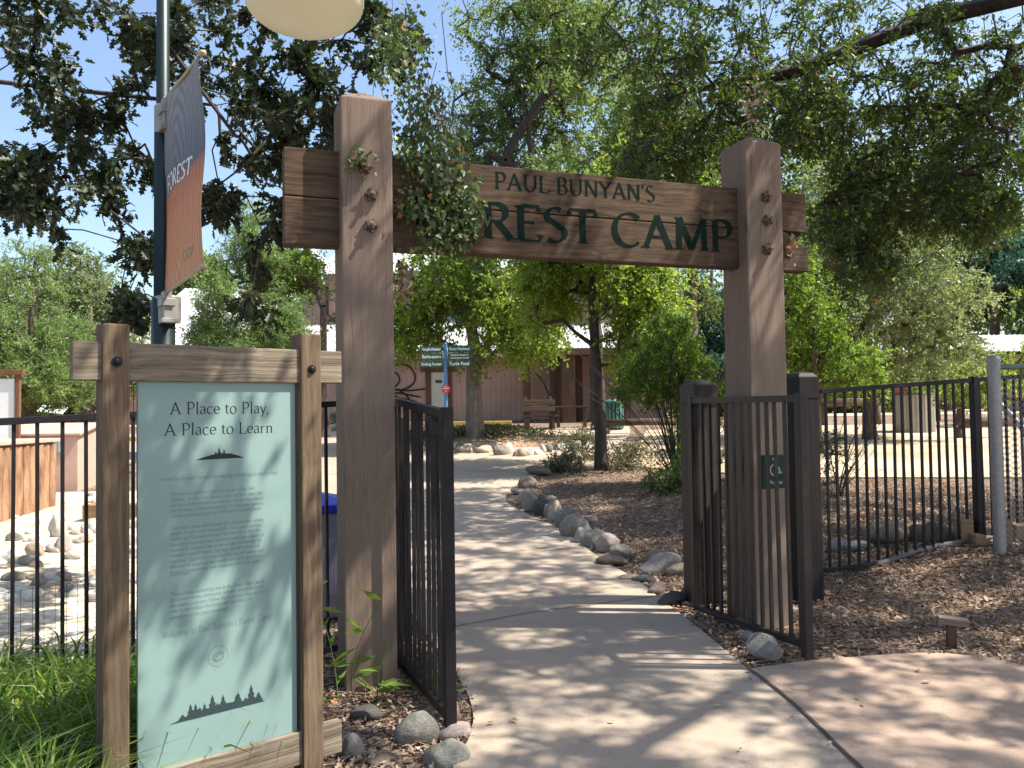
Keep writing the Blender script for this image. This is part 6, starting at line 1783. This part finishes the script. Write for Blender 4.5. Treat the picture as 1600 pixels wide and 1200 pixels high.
# ---------------------------------------------------------------- litter, grass, weeds
def inpoly(x, y, poly):
    ins = np.zeros(len(x), bool); n = len(poly)
    for i in range(n):
        x1, y1 = poly[i]; x2, y2 = poly[(i + 1) % n]
        c = ((y1 > y) != (y2 > y)) & (x < (x2 - x1) * (y - y1) / (y2 - y1 + 1e-12) + x1)
        ins ^= c
    return ins
def L2(a): return [tuple(p) for p in a]
pave = L2(pathL) + L2(pathR)[::-1]
slab = L2(jl) + L2(sr)[::-1]
court = L2(ctL) + L2(ctR)[::-1]
def scatter(n, x0, x1, y0, y1, r, excl=(pave, slab, court), m=0.0):
    x = r.uniform(x0, x1, n); y = r.uniform(y0, y1, n)
    k = np.ones(n, bool)
    for p in excl: k &= ~inpoly(x, y, p)
    return x[k], y[k]
r = np.random.default_rng(90)
def litter(n, x0, x1, y0, y1, s0, s1, seed, tpl='oaklow', gap=-9, lift=.012, excl=(pave, slab, court), label='', name='leaf_litter', mat=LM_dry, flat=.35, bias=0.0):
    r = np.random.default_rng(seed)
    x, y = scatter(n, x0, x1, y0, y1, r, excl)
    k = gapnoise(np.stack([x, y, x * 0], 1), 3, seed) > gap; x, y = x[k], y[k]; n = len(x)
    q = np.stack([x, y, H(x, y) + r.uniform(.003, lift * 2.2, n)], 1)
    D = norm(np.stack([r.normal(size=n), r.normal(size=n), r.normal(size=n) * flat], 1)); Nn = norm(np.stack([r.normal(size=n) * flat, r.normal(size=n) * flat, np.ones(n)], 1))
    o = leaf_mesh(name, q, D, Nn, r.uniform(s0, s1, n), tpl, np.clip(r.normal(.45 + bias, .25, n), 0, 1), mat)
    tag(o, label, 'leaf litter', kind='stuff')
litter(30000, 1.1, 5.4, 4.3, 9.0, .02, .06, 91, label='dry oak leaves and bark chips covering the ground right of the gate')
litter(30000, .2, 6.5, 6.2, 15.5, .02, .055, 92, label='dry leaf litter on the mulch bed right of the path', bias=-.18)
litter(9000, -1.6, -.1, 2.9, 5.6, .02, .055, 93, label='dry leaves around the foot of the left gatepost')
litter(5000, -3.2, -.6, 5, 9.0, .02, .05, 94, label='scattered leaves beyond the left fence', bias=.1)
# fine bark shreds
litter(34000, 1.1, 6.0, 4.3, 12.0, .02, .06, 95, tpl='thin', label='fine bark shreds among the leaves', name='bark_shreds', bias=.05)
litter(20000, -3.6, 1.7, 19.2, 22.6, .03, .06, 96, tpl='thin', label='bark shreds on the island', name='bark_shreds', excl=())
def sticks(n, x0, x1, y0, y1, seed, label):
    r = np.random.default_rng(seed); x, y = scatter(n, x0, x1, y0, y1, r)
    n = len(x); a_ = r.uniform(0, 6.28, n); L = r.uniform(.05, .30, n)
    x2 = x + np.cos(a_) * L; y2 = y + np.sin(a_) * L
    A_ = np.stack([x, y, H(x, y) + .012], 1); B_ = np.stack([x2, y2, H(x2, y2) + r.uniform(.01, .04, n)], 1)
    o = seg_mesh('fallen_twigs', A_, B_, r.uniform(.0015, .004, n), r.uniform(.001, .003, n), simple('dead_twig', (.30, .23, .17), .9, var=.5, scale=3), None, 4)
    tag(o, label, 'twigs', kind='stuff')
sticks(700, 1.3, 6, 4.4, 8.5, 301, 'dead twigs strewn over the litter in front of the right fence')
sticks(600, .3, 5, 7, 14, 302, 'dead twigs strewn over the shaded mulch bed')
sticks(120, -1.5, -.2, 3, 5, 303, 'dead twigs among the leaves at the left gatepost')
r = np.random.default_rng(97)
for i in range(26):
    px, py = r.uniform(720, 1560), r.uniform(900, 1190)
    g_ = G(px, py)
    if not (inpoly(np.array([g_.x]), np.array([g_.y]), pave)[0] or inpoly(np.array([g_.x]), np.array([g_.y]), slab)[0]): continue
    a_ = r.uniform(0, 6.28)
    o = leaf_mesh('fallen_leaf', np.zeros((1, 3)), np.array([[cos(a_), sin(a_), .05]]), norm(np.array([[r.normal() * .15, r.normal() * .15, 1]])), np.array([r.uniform(.03, .055)]), 'oak', np.array([r.uniform(.3, 1)]), LM_dry)
    o.location = (g_.x, g_.y, g_.z + .034)
    tag(o, 'single dry leaf lying on the concrete paving', 'leaf', 'fallen leaves on the paving')
# grass at the lower left
def grass(n, x0, x1, y0, y1, h0, h1, seed, label, wd='thin', spread=.5, gap=-.3, mat=LM_grass):
    r = np.random.default_rng(seed)
    nt_ = n // 9
    x, y = scatter(nt_, x0, x1, y0, y1, r)
    # not over the creek stones
    k = gapnoise(np.stack([x, y, x * 0], 1), 4, seed) > gap
    # trampled bare in front of the sign
    k &= ~((((x - so[0]) * -sin(AS) + (y - so[1]) * cos(AS)) < .30) & (((x - so[0]) * cos(AS) + (y - so[1]) * sin(AS)) > -.05))
    x, y = x[k], y[k]
    x = np.repeat(x, 9) + r.normal(size=len(x) * 9) * .03; y = np.repeat(y, 9) + r.normal(size=len(y) * 9) * .03
    n = len(x)
    h = r.uniform(h0, h1, n)
    lean = r.normal(size=(n, 2)) * spread
    # three leaf segments per blade: root, middle, bent tip
    P0 = np.stack([x, y, H(x, y)], 1); D0 = norm(np.stack([lean[:, 0] * .5, lean[:, 1] * .5, np.ones(n)], 1)); D1 = norm(np.stack([lean[:, 0] * 1.7, lean[:, 1] * 1.7, np.ones(n) * .75], 1))
    D2 = norm(np.stack([lean[:, 0] * 2.6, lean[:, 1] * 2.6, np.full(n, .1)], 1))
    side = norm(np.cross(D0, r.normal(size=(n, 3))))
    wb_ = r.uniform(.0035, .008, n)
    P1 = P0 + D0 * (h * .4)[:, None]; P2 = P1 + D1 * (h * .35)[:, None]; P3 = P2 + D2 * (h * .3)[:, None]
    V = np.stack([P0 - side * wb_[:, None] * .6, P0 + side * wb_[:, None] * .6, P1 - side * wb_[:, None], P1 + side * wb_[:, None], P2 - side * wb_[:, None] * .75, P2 + side * wb_[:, None] * .75, P3], 1).reshape(-1, 3)
    fl = np.array([0, 1, 3, 2, 2, 3, 5, 4, 4, 5, 6]); st_ = np.array([0, 4, 8])
    me = bpy.data.meshes.new('grass'); me.vertices.add(len(V)); me.vertices.foreach_set('co', V.astype(np.float32).ravel())
    loops = (fl[None] + (np.arange(n) * 7)[:, None]).ravel(); me.loops.add(len(loops)); me.loops.foreach_set('vertex_index', loops.astype(np.int32))
    start = (st_[None] + (np.arange(n) * 11)[:, None]).ravel(); me.polygons.add(len(start)); me.polygons.foreach_set('loop_start', start.astype(np.int32))
    me.update(calc_edges=True)
    a_ = me.attributes.new('tint', 'FLOAT', 'POINT'); a_.data.foreach_set('value', np.repeat(np.clip(r.normal(.5, .25, n), 0, 1), 7).astype(np.float32))
    me.materials.append(mat)
    o = bpy.data.objects.new('grass', me); COL.objects.link(o); tag(o, label, 'grass', kind='stuff')
# lower-left lawn: a wedge between the viewer and the left fence
grass(52000, -4.2, -.95, 1.9, 4.15, .18, .66, 101, 'long green grass in front of the left iron fence and round the sign')
grass(7000, -4.4, -1.6, 4.1, 4.9, .10, .34, 102, 'thinner grass just beyond the left fence', gap=-.05)
grass(2600, -1.25, -.35, 3.1, 4.7, .04, .14, 103, 'sparse short grass among the leaves by the left gatepost', gap=.05)
grass(500, 1.9, 4.2, 5.6, 6.8, .04, .10, 104, 'few green weeds along the foot of the right fence', gap=.2)
# tall weed stalks by the gatepost
for i, (px, py, hh_, ln) in enumerate(((548, 1085, .52, .35), (528, 1100, .62, -.2), (590, 1100, .22, .1), (470, 1180, .30, .3))):
    g_ = G(px, py); wd_ = thing('weed', tuple(g_), ('tall green weed with drooping blades leaning across the left gatepost', 'taller weed stalk rising between the sign and the left gatepost', 'short weed at the foot of the left gatepost', 'leafy weed curling round the right sign post')[i], 'weed')
    pts = [np.array([ln * t * t * hh_, -.05 * t, hh_ * t]) for t in np.linspace(0, 1, 7)]
    seg_mesh('stem', pts[:-1], pts[1:], np.linspace(.004, .0025, 6), np.linspace(.0038, .002, 6), simple('green_stem', (.10, .17, .04), .6), wd_, 5)
    rr_ = np.random.default_rng(200 + i); nn_ = 9
    ps = np.array([pts[rr_.integers(1, 7)] for _ in range(nn_)])
    leaf_mesh('blades', ps, norm(np.stack([rr_.normal(size=nn_), rr_.normal(size=nn_) * .4, rr_.uniform(-.4, .8, nn_)], 1)), norm(rr_.normal(size=(nn_, 3)) + np.array([0, -.5, 1])), rr_.uniform(.10, .20, nn_), 'thin', rr_.uniform(.3, .8, nn_), LM_grass, wd_)
